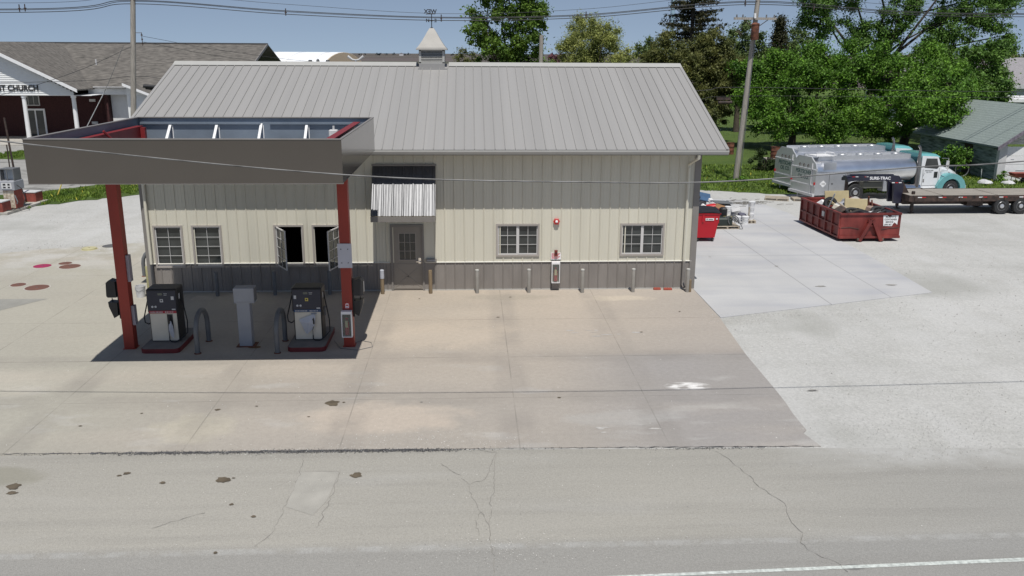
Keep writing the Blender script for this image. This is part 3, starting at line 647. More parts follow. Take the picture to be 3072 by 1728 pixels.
wv_ = MB().tube([(cx_, cy_, 8.15), (cx_, cy_, 8.66)], .016, 6).tube([(cx_-.10, cy_, 8.42), (cx_+.10, cy_, 8.42)], .010, 6).tube([(cx_, cy_-.1, 8.42), (cx_, cy_+.1, 8.42)], .010, 6)
wv_.tube([(cx_-.20, cy_, 8.645), (cx_+.14, cy_, 8.655)], .013, 6).lathe([(.0, -.04), (.035, -.02), (.035, .02), (.0, .04)], (cx_, cy_, 8.42), 8).lathe([(.05, 0), (.05, .03), (.01, .05)], (cx_, cy_, 8.15), 8)
wvo = part('weathervane', wv_, WIRE, cu, world=True)
for b_, x_, s_, z_, fl in (('N', -.14, .16, 8.42, 1), ('E', .14, .16, 8.42, -1), ('WEX', -.04, .20, 8.73, -1)):
    o = text(b_, s_, WIRE, (x_, 0, z_-6.9), parent=wvo, name='letters', off=.006, sx=fl, depth=.01)

# wall fittings
fa = thing('fire_alarm', 'red and white fire alarm strobe high on the wall between the two wide windows', 'fire alarm', (4.68, -.03, 2.22))
part('housing', MB().rbox(-.07, -.06, -.09, .07, 0, .09, .015).box(-.10, -.05, -.03, -.07, -.01, .03).box(.07, -.05, -.03, .10, -.01, .03), REDP, fa)
part('lens', MB().lathe([(.045, 0), (.04, -.03), (.0, -.045)], (0, -.06, 0), 12, 'y'), WHITE, fa)
sgn = thing('fuel_stop_notice', 'white notice with red lettering and a red emergency switch above the wainscot', 'sign', (4.68, -.03, 1.12))
part('plate', MB().box(-.16, -.02, -.125, .16, 0, .09), WHITE, sgn)
tx = MB()
for i in range(6): tx.box(-.14, -.024, .06-i*.032, .14-.03*(i % 3), -.0201, .074-i*.032)
part('printed_lines', tx, REDP, sgn); part('switch_box', MB().rbox(-.05, -.07, -.02, .05, -.0245, .19, .012), MAROON, sgn); part('switch_knob', MB().box(-.02, -.09, .06, .02, -.071, .11), BLACK, sgn)
def ext_cab(loc, label):
    e = thing('extinguisher_cabinet', label, 'fire cabinet', loc, group='fire extinguisher cabinets')
    b = MB(); w, h, dp, f = .13, .68, .16, .02
    b.box(-w, -.005, 0, w, 0, h).box(-w, -dp, 0, -w+f, -.005, h).box(w-f, -dp, 0, w, -.005, h).box(-w+f, -dp, 0, w-f, -.005, f).box(-w+f, -dp, h-.07, w-f, -.005, h)
    part('cabinet', b, WHITE, e)
    part('back_panel', MB().box(-w+f, -.012, f, w-f, -.006, h-.07), mat('olive backing', (.20, .19, .12), .8), e)
    part('extinguisher', MB().lathe([(.0, .05), (.06, .06), (.062, .36), (.03, .42), (.015, .44), (.015, .48)], (0, -.09, 0), 14).box(-.03, -.11, .47, .03, -.07, .50), REDP, e, smooth=True)
    part('paper_tag', MB().box(-.04, -.156, .26, .03, -.152, .44), mat('faded tag', (.5, .48, .30), .8), e)
    part('front_pane', MB().box(-w+f, -dp+.002, f, w-f, -dp+.006, h-.07), GLASSC, e); return e
GLASSC = bpy.data.materials.new('clear pane'); GLASSC.use_nodes = True
b_ = GLASSC.node_tree.nodes['Principled BSDF']; b_.inputs['Alpha'].default_value = .25; b_.inputs['Roughness'].default_value = .08; b_.inputs['Base Color'].default_value = (.25, .27, .25, 1)
e1 = ext_cab((4.67, -.09, .27), 'white extinguisher cabinet fixed to the building wall')
solo('cabinet_stand', MB().box(4.56, -.085, .02, 4.80, -.03, .90), BTRIM, 'dark brown board behind the wall extinguisher cabinet', 'board', origin=(4.68, -.05, .02))
mb_ = thing('mail_slot', 'small dark framed slot box right of the entrance door', 'mail slot', (.74, -.03, .98))
part('box', MB().box(-.17, -.05, -.035, .17, 0, .06), BTRIM, mb_); part('flap', MB().box(-.13, -.056, -.01, .13, -.051, .035), GREYP, mb_)
for i, (x, y, w) in enumerate(((7.95, -.14, .19), (8.29, -.17, .23))):
    bb = MB(); bb.rbox(-w/2-.02, -.05, 0, w/2+.02, .05, .06, .01)
    for q in (-1, 0, 1): bb.rbox(q*w/3-.02, -.03, .06, q*w/3+.02, .03, .066, .002)
    solo('red_brick', bb.xf(Matrix.Translation((x, y, .002))), mat('brick red', (.33, .07, .045), .85, 0, .2, 20), ('shorter' if i == 0 else 'longer')+' red brick lying at the foot of the wall near the right downspout', 'brick', 'bricks by the wall', origin=(x, y, 0))

# ------------------------------------------------------------------ bollards
def bollard(loc, m, name='bollard', label='', h=.75, r=.058, bag=None):
    b = thing(name, label, 'bollard', loc, group='short bollards along the front wall')
    part('post', MB().lathe([(r, 0), (r, h-.01), (r*.9, h), (0, h+.006)], (0, 0, 0), 16), m, b, smooth=True)
    if m is PIPE or m is GREYM: part('cap', MB().lathe([(r+.004, h-.03), (r+.004, h+.008), (r*.7, h+.022), (0, h+.024)], (0, 0, 0), 16), m if m is GREYM else TRIMR, b, smooth=True)
    return b
spots = [(-5.85, -.47, GREYM, 'grey bollard in the canopy shade beside the pale floor patch'), (-4.10, -.42, GREYM, 'grey bollard in the canopy shade left of the left open window'), (-2.41, -.41, GREYM, 'grey bollard in the canopy shade below the right open window'),
         (-.78, -.39, TIMB, 'timber bollard left of the entrance door with a white bag over its top'), (.72, -.37, TIMB, 'bare timber bollard right of the entrance door'),
         (2.18, -.39, PIPE, 'clay painted pipe bollard left of the left wide window'), (3.81, -.37, PIPE, 'clay painted pipe bollard under the left wide window'),
         (5.50, -.42, PIPE, 'clay painted pipe bollard right of the wall extinguisher cabinet'), (7.12, -.39, PIPE, 'clay painted pipe bollard under the right wide window'), (8.85, -.44, PIPE, 'clay painted pipe bollard in front of the right downspout')]
for x, y, m_, lb in spots: bollard((x, y, 0), m_, label=lb)
bgm = MB().lathe([(.066, .50), (.07, .58), (.064, .70), (.068, .765), (.03, .785), (0, .787)], (0, 0, 0), 12)
solo('plastic_bag', bgm.xf(Matrix.Translation((-.78, -.39, 0))), BAG, 'white plastic bag pulled over the timber bollard by the door', 'bag', origin=(-.78, -.39, .5), smooth=True)
solo('timber_post', MB().lathe([(.06, 0), (.055, .38), (.04, .40)], (8.93, -.42, 0), 10), TIMB, 'short brown stub post against the rightmost bollard', 'post', origin=(8.93, -.42, 0))
bollard((-8.12, .1, 0), mat('yellow green post', (.33, .31, .16), .7), 'yellow_bollard', 'olive yellow bollard at the left front corner of the building', .82, .06)
bk = thing('bucket', 'white bucket beside the yellow bollard at the left corner of the building', 'bucket', (-8.16, -.52, 0))
part('shell', MB().lathe([(.12, 0), (.15, .33), (.155, .33), (.155, .36), (.14, .36), (.12, .02), (0, .02)], n=20), DWHITE, bk, smooth=True); part('bail', MB().tube([(-.15, 0, .33), (-.12, -.1, .25), (0, -.16, .2), (.12, -.1, .25), (.15, 0, .33)], .005, 5), GREYM, bk)
def hoop(loc, label, rz=0, h=.98, L_=.97, r=.062):
    o = thing('hoop_bollard', label, 'hoop bollard', loc, rz, 'bent pipe hoop bollards')
    n = 10; rc_ = L_/2; pts = [(0, 0, 0), (0, 0, h-rc_)]+[(0, rc_-rc_*math.cos(math.pi*k/n), h-rc_+rc_*math.sin(math.pi*k/n)) for k in range(1, n)]+[(0, L_, h-rc_), (0, L_, 0)]
    part('pipe', MB().tube(pts, r, 14), GREYM, o, smooth=True); [part('foot', MB().lathe([(.09, 0), (.09, .01), (.07, .02)], (0, k_, 0), 12), RUST, o) for k_ in (0, L_)]; return o
hoop((-4.86, -5.85, 0), 'grey hoop bollard between the left pump and the grey kiosk')
hoop((-2.88, -5.88, 0), 'grey hoop bollard between the grey kiosk and the right pump')
hoop((-8.97, 2.05, 0), 'grey hoop bollard behind the left corner of the building', R(-72), .95, 1.0)

# ------------------------------------------------------------------ canopy
CL, CR_, CF, CB, CZB, CZT = -7.092, -.671, -8.498, -2.191, 4.653, 5.553
cn = thing('fuel_canopy', 'flat open topped fuel canopy with dark bronze fascia on two red columns', 'canopy', (-3.9, -5.3, 0))
def P_(*a, **k): return part(*a, world=True, **k)
fz = MB(); t_ = .035
fz.box(CL, CF, CZB, CR_, CF+t_, CZT).box(CL, CB-t_, CZB, CR_, CB, CZT).box(CL, CF+t_, CZB, CL+t_, CB-t_, CZT).box(CR_-t_, CF+t_, CZB, CR_, CB-t_, CZT)
P_('fascia', fz, BRONZE, cn)
cp = MB(); w_ = .10
cp.box(CL-.008, CF-.008, CZT+.0005, CR_+.008, CF+w_, CZT+.022).box(CL-.008, CB-w_, CZT+.0005, CR_+.008, CB+.008, CZT+.022).box(CL-.008, CF+w_, CZT+.0005, CL+w_, CB-w_, CZT+.022).box(CR_-w_*.5, CF+w_, CZT+.0005, CR_+.008, CB-w_, CZT+.022)
cp.box(CL-.006, CF-.008, CZB-.012, CR_+.006, CF+.05, CZB-.0005)
0 and P_('panel_seams', MB().box(-5.2, CF-.0025, CZB+.02, -5.194, CF-.0002, CZT-.01).box(-3.2, CF-.0025, CZB+.02, -3.194, CF-.0002, CZT-.01).box(-1.42, CF-.0025, CZB+.02, -1.414, CF-.0002, CZT-.01).box(CR_+.0002, -5.2, CZB+.02, CR_+.0025, -5.194, CZT-.01).box(CR_+.0002, -3.3, CZB+.02, CR_+.0025, -3.294, CZT-.01), BLACK, cn)
P_('cap_trim', cp, BTRIM, cn)
inn = MB(); q = t_+.003
inn.box(CL+q, CB-q-.012, CZB+.02, CR_-q, CB-q, CZT-.01).box(CL+q, CF+q, CZB+.02, CL+q+.012, CB-q-.013, CZT-.01).box(CR_-q-.012, CF+q, CZB+.02, CR_-q, CB-q-.013, CZT-.01).box(CL+q+.013, CF+q, CZB+.02, CR_-q-.013, CF+q+.012, CZT-.01)
P_('inner_sheeting', inn, INNER, cn)
P_('inner_rail', MB().box(CL+.1, CB-.12, CZT-.17, -3.75, CB-.054, CZT-.12).box(-3.5, CB-.12, CZT-.17, CR_-.1, CB-.054, CZT-.12), INNER, cn)
dk = MB().box(CL+.02, CF+.02, CZB+.002, CR_-.02, CB-.02, CZB+.018)
P_('deck', dk, mat('canopy deck', (.30, .30, .30), .6, .2), cn)
dr = MB(); x = CL+.3
while x < CR_-.2: dr.box(x, CF+.06, CZB+.0185, x+.05, CB-.06, CZB+.07); x += .3
P_('deck_ribs', dr, INNER, cn)
for x0, lb in ((-6.93, 'left'), (-1.14, 'right')):
    bm_ = MB()
    zt_ = CZT-.2 if x0 < -5 else CZT-.09
    for z0 in (CZB+.08, zt_): bm_.box(x0-.02, CF+.08, z0, x0+.16, CB-.5, z0+.02)
    wx = x0+.13 if x0 < -5 else x0+.0; bm_.box(wx, CF+.08, CZB+.1005, wx+.02, CB-.5, zt_-.0005)
    if x0 < -5: bm_.box(x0+.161, CB-.75, CZB+.08, CL+.44, CB-.62, zt_-.01); bm_.tube([(x0+.16, CF+3.2, CZT-.1), (x0+.5, CF+3.7, CZB+.15)], .03, 6)
    P_('roof_beam', bm_, REDD, cn)
P_('cross_beam', MB().box(-6.8, CF+.14, CZT-.10, -.95, CF+.2, CZT-.03), REDD, cn)
for xx in (-6.19, -4.94, -3.74, -2.50, -1.0):
    br = MB(); w = .034
    br.add([(xx-w, CB-.06, CZT-.15), (xx+w, CB-.06, CZT-.15), (xx+w+.03, CB-.9, CZB+.06), (xx-w+.03, CB-.9, CZB+.06), (xx-w, CB-.11, CZT-.19), (xx+w, CB-.11, CZT-.19), (xx+w+.03, CB-.97, CZB+.06), (xx-w+.03, CB-.97, CZB+.06)],
           [(0, 1, 2, 3), (4, 7, 6, 5), (0, 3, 7, 4), (1, 5, 6, 2), (0, 4, 5, 1)])
    br.box(xx+w+.01, CB-.08, CZB+.05, xx+w+.03, CB-.054, CZT-.2)
    P_('brace', br, WHITE, cn)
P_('junction_box', MB().rbox(-1.78, -3.1, 5.02, -1.55, -2.9, 5.30, .02).tube([(-1.66, -3.0, 5.3), (-1.66, -3.0, 5.4)], .03, 8).tube([(-1.5, -3.0, 5.15), (-1.4, -3.6, 5.2), (-1.32, -5.0, 5.25), (-1.4, -6.5, 5.1), (-1.7, -7, 4.8)], .018, 6), DWHITE, cn)
for x0, lb in ((-6.81, ''), (-1.28, '')):
    c_ = MB().box(x0, -5.45, .0, x0+.255, -5.20, CZB+.1)
    c_.box(x0-.03, -5.48, 0.0, x0+.285, -5.17, .012)
    P_('column', c_, REDS, cn)
# squeegee stations on the columns
def squeegee(loc, label, side):
    s_ = thing('squeegee_station', label, 'squeegee station', loc, group='windshield service stations on the canopy columns')
    sx_ = side
    part('backplate', MB().box(min(0, .05*sx_), -.07, -.55, max(0, .05*sx_), .07, .42), BLACK, s_)
    tb = MB().prism([(.05*sx_, .02), (.05*sx_, .42), (.20*sx_, .46), (.27*sx_, .40), (.29*sx_, .06), (.26*sx_, .02)], -.14, .14, 'y'); part('towel_box', tb, BLACK, s_)
    part('paper', MB().box(min(.291*sx_, .294*sx_), -.05, .1, max(.291*sx_, .294*sx_), .05, .36), DWHITE, s_)
    part('bucket', MB().prism([(.05*sx_, -.12), (.27*sx_, -.10), (.26*sx_, -.22), (.16*sx_, -.52), (.06*sx_, -.46)], -.13, .13, 'y'), BLACK, s_)
    part('squeegee_handle', MB().tube([(.18*sx_, 0, -.3), (.20*sx_, -.03, -.02)], .012, 6), BLACK, s_); return s_
squeegee((-6.812, -5.32, 1.34), 'black squeegee station on the left side of the left red column', -1)
squeegee((-1.023, -5.32, 1.34), 'black squeegee station on the right side of the right red column', 1)
pl = thing('blank_plate', 'pale blank plate with four bolts on the front of the right red column', 'plate', (-1.155, -5.455, 2.4))
part('plate', MB().box(-.175, -.02, -.31, .175, 0, .31), mat('grey white plate', (.50, .50, .55), .55, 0, .03), pl)
for dx, dz in ((-.09, .17), (.08, .17), (-.08, -.18), (.08, -.18)): part('bolt', MB().lathe([(.014, 0), (.012, -.012), (0, -.014)], (dx, -.02, dz), 8, 'y'), BLACK, pl)
for z0, z1, lb in ((1.75, 2.42, 'upper'), (.62, 1.12, 'lower')):
    solo('side_plate', MB().box(-6.554, -5.40, z0, -6.48, -5.24, z1), mat('grey side plate', (.33, .30, .33), .6), lb+' narrow grey plate on the right face of the left red column', 'plate', 'plates on the left column', origin=(-6.54, -5.3, z0))
ext_cab((-1.165, -5.47, .31), 'white extinguisher cabinet on the front of the right red column')
ss = thing('smoking_sign', 'small red and white pictogram sign above the column extinguisher cabinet', 'sign', (-1.155, -5.455, 1.10))
part('plate', MB().box(-.06, -.006, -.08, .06, 0, .08), REDP, ss); part('pictogram', MB().box(-.045, -.009, .03, .045, -.0065, .045).box(-.045, -.009, -.06, -.03, -.0065, .015).box(.03, -.009, -.06, .045, -.0065, .015).box(-.03, -.009, -.06, .03, -.0065, -.045).box(-.025, -.009, -.035, .02, -.0065, -.005).box(-.03, -.009, .055, .03, -.0065, .065), TXTW, ss)

# ------------------------------------------------------------------ pumps
def pump(loc, label, stripe, second):
    p = thing('fuel_pump', label, 'fuel pump', loc, group='fuel pumps under the canopy')
    W2, D = .36, .50; H = 1.52
    isl = MB(); a = []; 
    for cx, cy, a0 in ((.36, 1.02, 0), (-.32, 1.02, 90), (-.32, -.44, 180), (.36, -.44, 270)):
        for k in range(5): q = R(a0+k*22.5); a.append((cx+.14*math.cos(q), cy+.14*math.sin(q)))
    part('island', isl.prism(a, 0, .115, 'z'), ISLR, p); part('island_top', MB().prism([(x*.975, y*.985) for x, y in a], .1155, .125, 'z'), mat('island top', (.17, .16, .15), .9) if not second else bpy.data.materials['island top'], p)
    part('cabinet', MB().rbox(-W2, .02, .13, W2, D, .92, .015).rbox(-W2-.02, -.02, .90, W2+.02, D+.02, H, .03), BLACK, p)
    part('front_panel', MB().box(-W2+.03, -.003, .15, W2-.03, .0195, .875), STEELP, p)
    part('head_panel', MB().box(-W2+.01, -.035, .96, W2-.01, -.021, H-.05), NAVY, p)
    part('stripe', MB().box(-W2+.02, -.03, .885, W2-.02, -.0215, .95), stripe, p)
    dsh = MB(); rr = random.Random(3)
    x = -W2+.06
    while x < W2-.1: w = rr.uniform(.012, .03); dsh.box(x, -.034, .905, x+w, -.0305, .93); x += w+rr.uniform(.008, .02) if abs(x) > .06 else .09
    part('stripe_marks', dsh, DWHITE, p)
    part('display', MB().box(-.08, -.042, 1.36, .03, -.0355, 1.42), mat('lcd', (.12, .13, .11), .2) if not second else bpy.data.materials['lcd'], p)
    part('display_print', MB().box(.06, -.04, 1.395, .15, -.0355, 1.405).box(.07, -.04, 1.36, .14, -.0355, 1.37), DWHITE, p)
    part('grade_label', MB().box(-.04, -.042, 1.18, .04, -.0355, 1.26), YELL if second else DWHITE, p)
    part('grade_mark', MB().box(-.02, -.0445, 1.205, .018, -.0425, 1.24), BLACK, p)
    part('maker_plate', MB().box(.24, -.042, .975, .33, -.0355, 1.005), DWHITE, p)
    part('permit', MB().box(*((-.32, -.042, 1.24, -.26, -.0355, 1.33) if second else (.24, -.042, 1.24, .31, -.0355, 1.33))), DWHITE, p)
    for dx in (-.24, -.16): part('round_seal', MB().lathe([(.028, 0), (.028, -.006), (0, -.007)], (dx, -.0355, 1.06), 14, 'y'), DWHITE, p)
    x0 = .16
    part('nozzle_boot', MB().box(x0-.07, -.012, .35 if not second else .82, x0+.07, -.0035, .85 if not second else .86), BLACK if not second else GREYP, p)
    nz_ = MB().tube([(x0, -.05, .80), (x0-.01, -.08, .70), (x0-.005, -.06, .60)], [.022, .03, .02], 8).box(x0-.02, -.10, .58, x0+.02, -.05, .68)
    part('nozzle', nz_, BLACK, p, smooth=True)
    part('swivel', MB().tube([(x0-.01, -.07, .56), (x0-.04, -.06, .42), (x0-.04, -.05, .26)], .014, 8), CHROME, p, smooth=True)
    hs = [(x0-.04, -.05, .27), (x0-.04, -.06, .18), (x0+.02, -.09, .145), (x0+.12, -.10, .14), (.40, -.02, .20), (.52, .14, .32), (.50, .25, .6), (.44, .28, .95), (.40, .28, 1.2), (.385, .26, 1.36)]
    part('right_hose', MB().tube(hs, .016, 8), RUBBER, p, smooth=True)
    lh = [(-.385, .25, 1.36), (-.44, .25, 1.2), (-.50, .22, .95), (-.56, .2, .72), (-.54, .18, .58), (-.46, .2, .53), (-.38, .22, .60), (-.375, .25, .72)]
    part('left_hose', MB().tube(lh, .016, 8), RUBBER, p, smooth=True)
    part('side_nozzle', MB().box(.385, .2, .72, .42, .3, .95) if second else MB().box(-.41, .2, .62, -.375, .3, .85), GREYM, p)
    part('side_badge', MB().box(.3805, .12, 1.22, .385, .20, 1.36), DWHITE, p)
    return p
pump((-5.83, -5.24, 0), 'left fuel pump with a red stripe and crumpled plastic bag on its nozzle', mat('red stripe', (.35, .02, .04), .4), False)
pump((-2.20, -5.24, 0), 'right fuel pump with a blue stripe and a spread plastic sheet on its nozzle', mat('blue stripe', (.03, .07, .16), .4), True)
bg1 = MB().add([(-5.70, -5.31, .66), (-5.63, -5.33, .70), (-5.59, -5.32, .55), (-5.57, -5.34, .38), (-5.60, -5.30, .22), (-5.66, -5.33, .30), (-5.71, -5.31, .45), (-5.65, -5.39, .5)], [(0, 1, 7), (1, 2, 7), (2, 3, 7), (3, 4, 7), (4, 5, 7), (5, 6, 7), (6, 0, 7)])
solo('plastic_bag', bg1, BAG, 'crumpled plastic bag hanging on the nozzle of the left pump', 'bag', origin=(-5.65, -5.33, .7))
bg2 = MB().add([(-2.05, -5.30, .84), (-1.99, -5.32, .80), (-2.02, -5.33, .55), (-2.10, -5.29, .42), (-2.22, -5.34, .31), (-2.27, -5.29, .33), (-2.38, -5.31, .62), (-2.42, -5.29, .69), (-2.18, -5.36, .62)], [(0, 1, 8), (1, 2, 8), (2, 3, 8), (3, 4, 8), (4, 5, 8), (5, 6, 8), (6, 7, 8), (7, 0, 8)])
solo('plastic_sheet', bg2, BAG, 'bluish plastic sheet draped over the nozzle of the right pump', 'plastic sheet', origin=(-2.1, -5.32, .8))
kp = thing('card_kiosk', 'grey pedestal kiosk with a wider head between the two pumps', 'kiosk', (-3.78, -5.36, 0))
part('pedestal', MB().rbox(-.17, 0, .02, .16, .24, 1.17, .01), GREYP, kp); part('head', MB().rbox(-.22, -.04, 1.17, .29, .28, 1.56, .012), GREYP, kp); part('base_plate', MB().box(-.24, -.06, 0, .24, .32, .02), RUST, kp)
part('door_seam', MB().box(-.20, -.044, 1.20, .27, -.0405, 1.205).box(.292, 0, 1.2, .295, .26, 1.54), GREYM, kp)
struct('rust_stain', blot(-3.55, -5.42, .16, .10, .0045, 77), mat('rust bleed', (.16, .09, .04), .9))
solo('loose_wire', MB().tube([(-1.6, -5.0, .02), (-1.35, -5.6, .012), (-.9, -5.75, .012), (-.55, -5.5, .012), (-.62, -5.15, .012), (-.9, -5.0, .012), (-1.05, -5.2, .012)], .007, 5), GREYM, 'thin loose wire looping on the ground round the right column', 'wire', origin=(-1.1, -5.5, 0))

# manhole covers
for k, (x, y, r, m_, lb) in enumerate([(-11.84, .66, .37, STAINR, 'largest brown tank cover lying nearest the left edge of the frame'), (-12.60, 1.02, .24, STAINR, 'small reddish brown cover touching left of the largest front one'), (-12.05, 3.50, .36, STAINR, 'large brown cover right of the magenta one'), (-12.42, 3.98, .23, STAINR, 'small brown cover just behind the large brown rear one'),
                                   (-13.05, 3.62, .26, mat('magenta paint', (.30, .02, .08), .7), 'magenta painted cover on the concrete'), (-12.55, 6.33, .27, mat('yellow cover', (.45, .42, .25), .7), 'pale yellow raised cover at the gravel edge'), (-11.95, 6.9, .30, mat('grey cover', (.10, .10, .10), .7), 'dark grey cover close to the left red column')]):
    mo = thing('tank_cover', lb, 'tank cover', (x, y, 0), group='round underground tank covers')
    h = .05 if k == 5 else .012
    part('lid', MB().lathe([(r*.97, 0), (r*.95, h), (0, h+.002)], n=28), m_, mo); part('rim', MB().lathe([(r+.03, 0), (r+.03, .006), (r*.97, .007)], n=28), m_ if k > 3 else CONC, mo); part('lift_eye', MB().box(-.03, -.01, h+.0015, .03, .01, h+.01), GREYM, mo)

# ------------------------------------------------------------------ old pump, far left
op = thing('old_pump', 'derelict vintage fuel pump with a peeling ochre panel on a red curbed island', 'old pump', (-19.35, 15.1, 0), R(-3))
part('slab', MB().box(-1.0, -1.35, 0, .12, 2.35, .10), CONC, op); part('body', MB().rbox(-.55, -.35, .1, .0, .35, .98, .02), OLDRED, op); part('front_panel', MB().box(-.52, -.375, .14, -.02, -.352, .95), OCHRE, op)
part('dial_head', MB().rbox(-.62, -.45, .99, .08, .42, 1.42, .03), GREYP, op); part('dial_glass', MB().box(-.5, -.47, 1.06, -.02, -.452, 1.34), DWHITE, op); part('dial_numbers', MB().box(-.42, -.478, 1.22, -.30, -.471, 1.30).box(-.2, -.478, 1.22, -.1, -.471, 1.30).box(-.42, -.478, 1.1, -.3, -.471, 1.16).box(-.2, -.478, 1.1, -.1, -.471, 1.16), BLACK, op)
part('globe_box', MB().box(-.6, -.3, 1.43, -.56, .3, 1.98).box(.02, -.3, 1.43, .06, .3, 1.98).box(-.56, -.3, 1.94, .02, .3, 1.98).box(-.29, -.3, 1.43, -.25, -.27, 1.94), GREYM, op)
part('globe_panel', MB().box(-.555, -.02, 1.45, .015, .02, 1.935), mat('faded light panel', (.42, .46, .50), .6), op)
part('hose', MB().tube([(.09, -.2, 1.2), (.35, -.3, 1.05), (.45, -.3, .6), (.35, -.4, .2), (.1, -.8, .13), (-.2, -1.1, .13), (-.5, -1.25, .13)], .022, 7), RUBBER, op, smooth=True)
part('nozzle', MB().tube([(.03, -.4, .75), (.15, -.45, .45), (.1, -.45, .35)], .03, 7), GREYM, op)
for i, (x0, y0, x1, y1, lb) in enumerate(((-1.2, -1.3, -.1, -.6, 'near'), (-1.0, 1.6, -.12, 2.25, 'far'))):
    gb_ = thing('curb_block', lb+' brick red concrete block with a white top guarding the old pump', 'concrete block', (-19.35, 15.1, 0), R(-3), 'blocks beside the old pump')
    part('block', MB().box(x0, y0, .11 if 0 else .101, x1, y1, .55), OLDRED, gb_); part('top', MB().box(x0-.02, y0-.02, .551, x1+.02, y1+.02, .59), DWHITE, gb_)
solo('lamp_post', MB().tube([(-19.70, 15.8, .1), (-19.75, 15.8, 1.3), (-19.88, 15.8, 4.25)], [.055, .05, .045], 8), BLKM, 'thin dark leaning post behind the derelict pump', 'post', origin=(-19.7, 15.8, 0))
solo('vent_pipe', MB().tube([(-19.95, 15.75, .1), (-19.92, 15.75, 3.0)], .03, 8), BLKM, 'thin dark upright vent pipe beside the leaning post', 'pipe', origin=(-19.95, 15.75, 0))
solo('marker_stake', MB().tube([(-19.5, 19.2, 0), (-19.1, 19.5, 1.1)], .03, 6), YELL, 'leaning yellow marker stake in the grass verge', 'stake', origin=(-19.5, 19.2, 0))

# ------------------------------------------------------------------ small red dumpster
dm = thing('red_dumpster', 'small bright red wheeled dumpster with black plastic lid behind the building corner', 'dumpster', (11.45, 7.1, 0))
part('body', MB().add([(-.42, 0, .17), (.36, 0, .17), (.36, 1.3, .17), (-.42, 1.3, .17), (-.50, -.03, 1.13), (.52, -.03, 1.13), (.52, 1.35, 1.13), (-.50, 1.35, 1.13)], [(0, 3, 2, 1), (4, 5, 6, 7), (0, 1, 5, 4), (1, 2, 6, 5), (2, 3, 7, 6), (3, 0, 4, 7)]), DRED, dm)
part('rim', MB().box(-.53, -.06, 1.13, .55, 1.38, 1.165), DRED, dm)
lid = MB(); n = 10; vs = []; 
rl = random.Random(4)
for i in range(n+1):
    for j in range(4): vs.append((-.51+1.04*j/3, -.07+1.45*i/n, 1.18+.10*math.sin(math.pi*i/n)+.018*(i % 2)+(.03 if j in (1, 2) else 0)+rl.uniform(-.008, .008)))
fs = [(i*4+j, i*4+j+1, (i+1)*4+j+1, (i+1)*4+j) for i in range(n) for j in range(3)]
part('lid', MB().add(vs, fs).add([(v[0], v[1], v[2]-.02) for v in vs], fs), BLACK, dm)
part('lift_pocket', MB().box(-.20, -.06, .82, -.13, -.002, 1.1).box(.50, .2, .72, .56, 1.1, .84), DRED, dm)
part('label', MB().box(-.06, -.045, .88, .28, -.03, .97), WHITE, dm); part('label_print', MB().box(-.03, -.047, .91, .03, -.0455, .95).box(.06, -.047, .91, .24, -.0455, .94), TXT, dm); part('small_sticker', MB().box(.36, -.045, .92, .43, -.031, .96), WHITE, dm)
for x, y in ((-.32, .08), (.28, .08), (-.32, 1.2), (.28, 1.2)):
    w = part('caster', MB().cyl((x-.02, y, .075), .075, .05, 14, 'x'), RUBBER, dm); part('fork', MB().box(x-.035, y-.03, .08, x-.022, y+.03, .17).box(x+.032, y-.03, .08, x+.045, y+.03, .17), GREYM, w)

# ------------------------------------------------------------------ roll off container
ro = thing('roll_off_container', 'worn dark red roll off container full of scrap with a torn white sign', 'dumpster', (18.15, 7.1, 0), R(1.5))
hw, L_, H = 1.23, 4.0, 1.08
b = MB().box(-hw, 0, .14, hw, .05, H).box(-hw, L_-.05, .14, hw, L_, H).box(-hw, .05, .14, -hw+.05, L_-.05, H).box(hw-.05, .05, .14, hw, L_-.05, H).box(-hw+.05, .05, .14, hw-.05, L_-.05, .22)
part('body', b, RRED, ro)
part('top_rail', MB().box(-hw-.05, -.05, H, hw+.05, .06, H+.07).box(-hw-.05, L_-.06, H, hw+.05, L_+.05, H+.07).box(-hw-.05, .06, H, -hw+.06, L_-.06, H+.07).box(hw-.06, .06, H, hw+.05, L_-.06, H+.07), RRED, ro)
for sx_ in (-1, 1):
    rb = MB()
    for k in range(7): y = .02+k*(L_-.1)/6; rb.box(*((sx_*hw-.06 if sx_ < 0 else hw+.001), y, .14, (-hw-.001 if sx_ < 0 else hw+.06), y+.07, H-.001))
    x0, x1 = ((-hw-.055, -hw-.001) if sx_ < 0 else (hw+.001, hw+.055)); rb.box(x0, 0, .56, x1, L_, .62).box(x0-.01, -.01, .13, x1+.01, L_, .20)
    part('side_ribs', rb, RRED, ro)
part('front_sill', MB().box(-hw-.03, -.06, .12, hw+.06, -.002, .22), RRED, ro)
hk = MB()
for s_ in (-1, 1):
    M = Matrix.Translation((.03+s_*.24, -.09, .46)) @ Matrix.Rotation(R(-s_*26), 4, 'Y'); hk.bx((0, 0, 0), (.13, .12, .98), M)
hk.box(-.14, -.13, .80, .20, -.055, .90); hk.box(-.12, -.10, .62, .18, -.058, .68)
part('hook_frame', hk, RRED, ro)
for s_ in (-1, 1): part('roller', MB().cyl((.03+s_*.50-.06, -.08, .07), .07, .12, 12, 'x').cyl((.03+s_*.50-.06, L_-.1, .07), .07, .12, 12, 'x'), BLKM, ro)
part('dent_crease', MB().tube([(-1.2, -.006, .55), (-.8, -.012, .57), (-.45, -.012, .5)], .014, 5).tube([(.5, -.012, .48), (.8, -.012, .53), (1.2, -.006, .55)], .014, 5), BLKM, ro)
sg = MB().prism([(.56, .62), (.52, 1.05), (.70, 1.05), (.74, 1.0), (.82, .99), (.88, 1.05), (1.16, 1.05), (1.14, .66), (1.10, .70), (1.02, .76), (.96, .70), (.92, .61)], -.012, -.004, 'y')
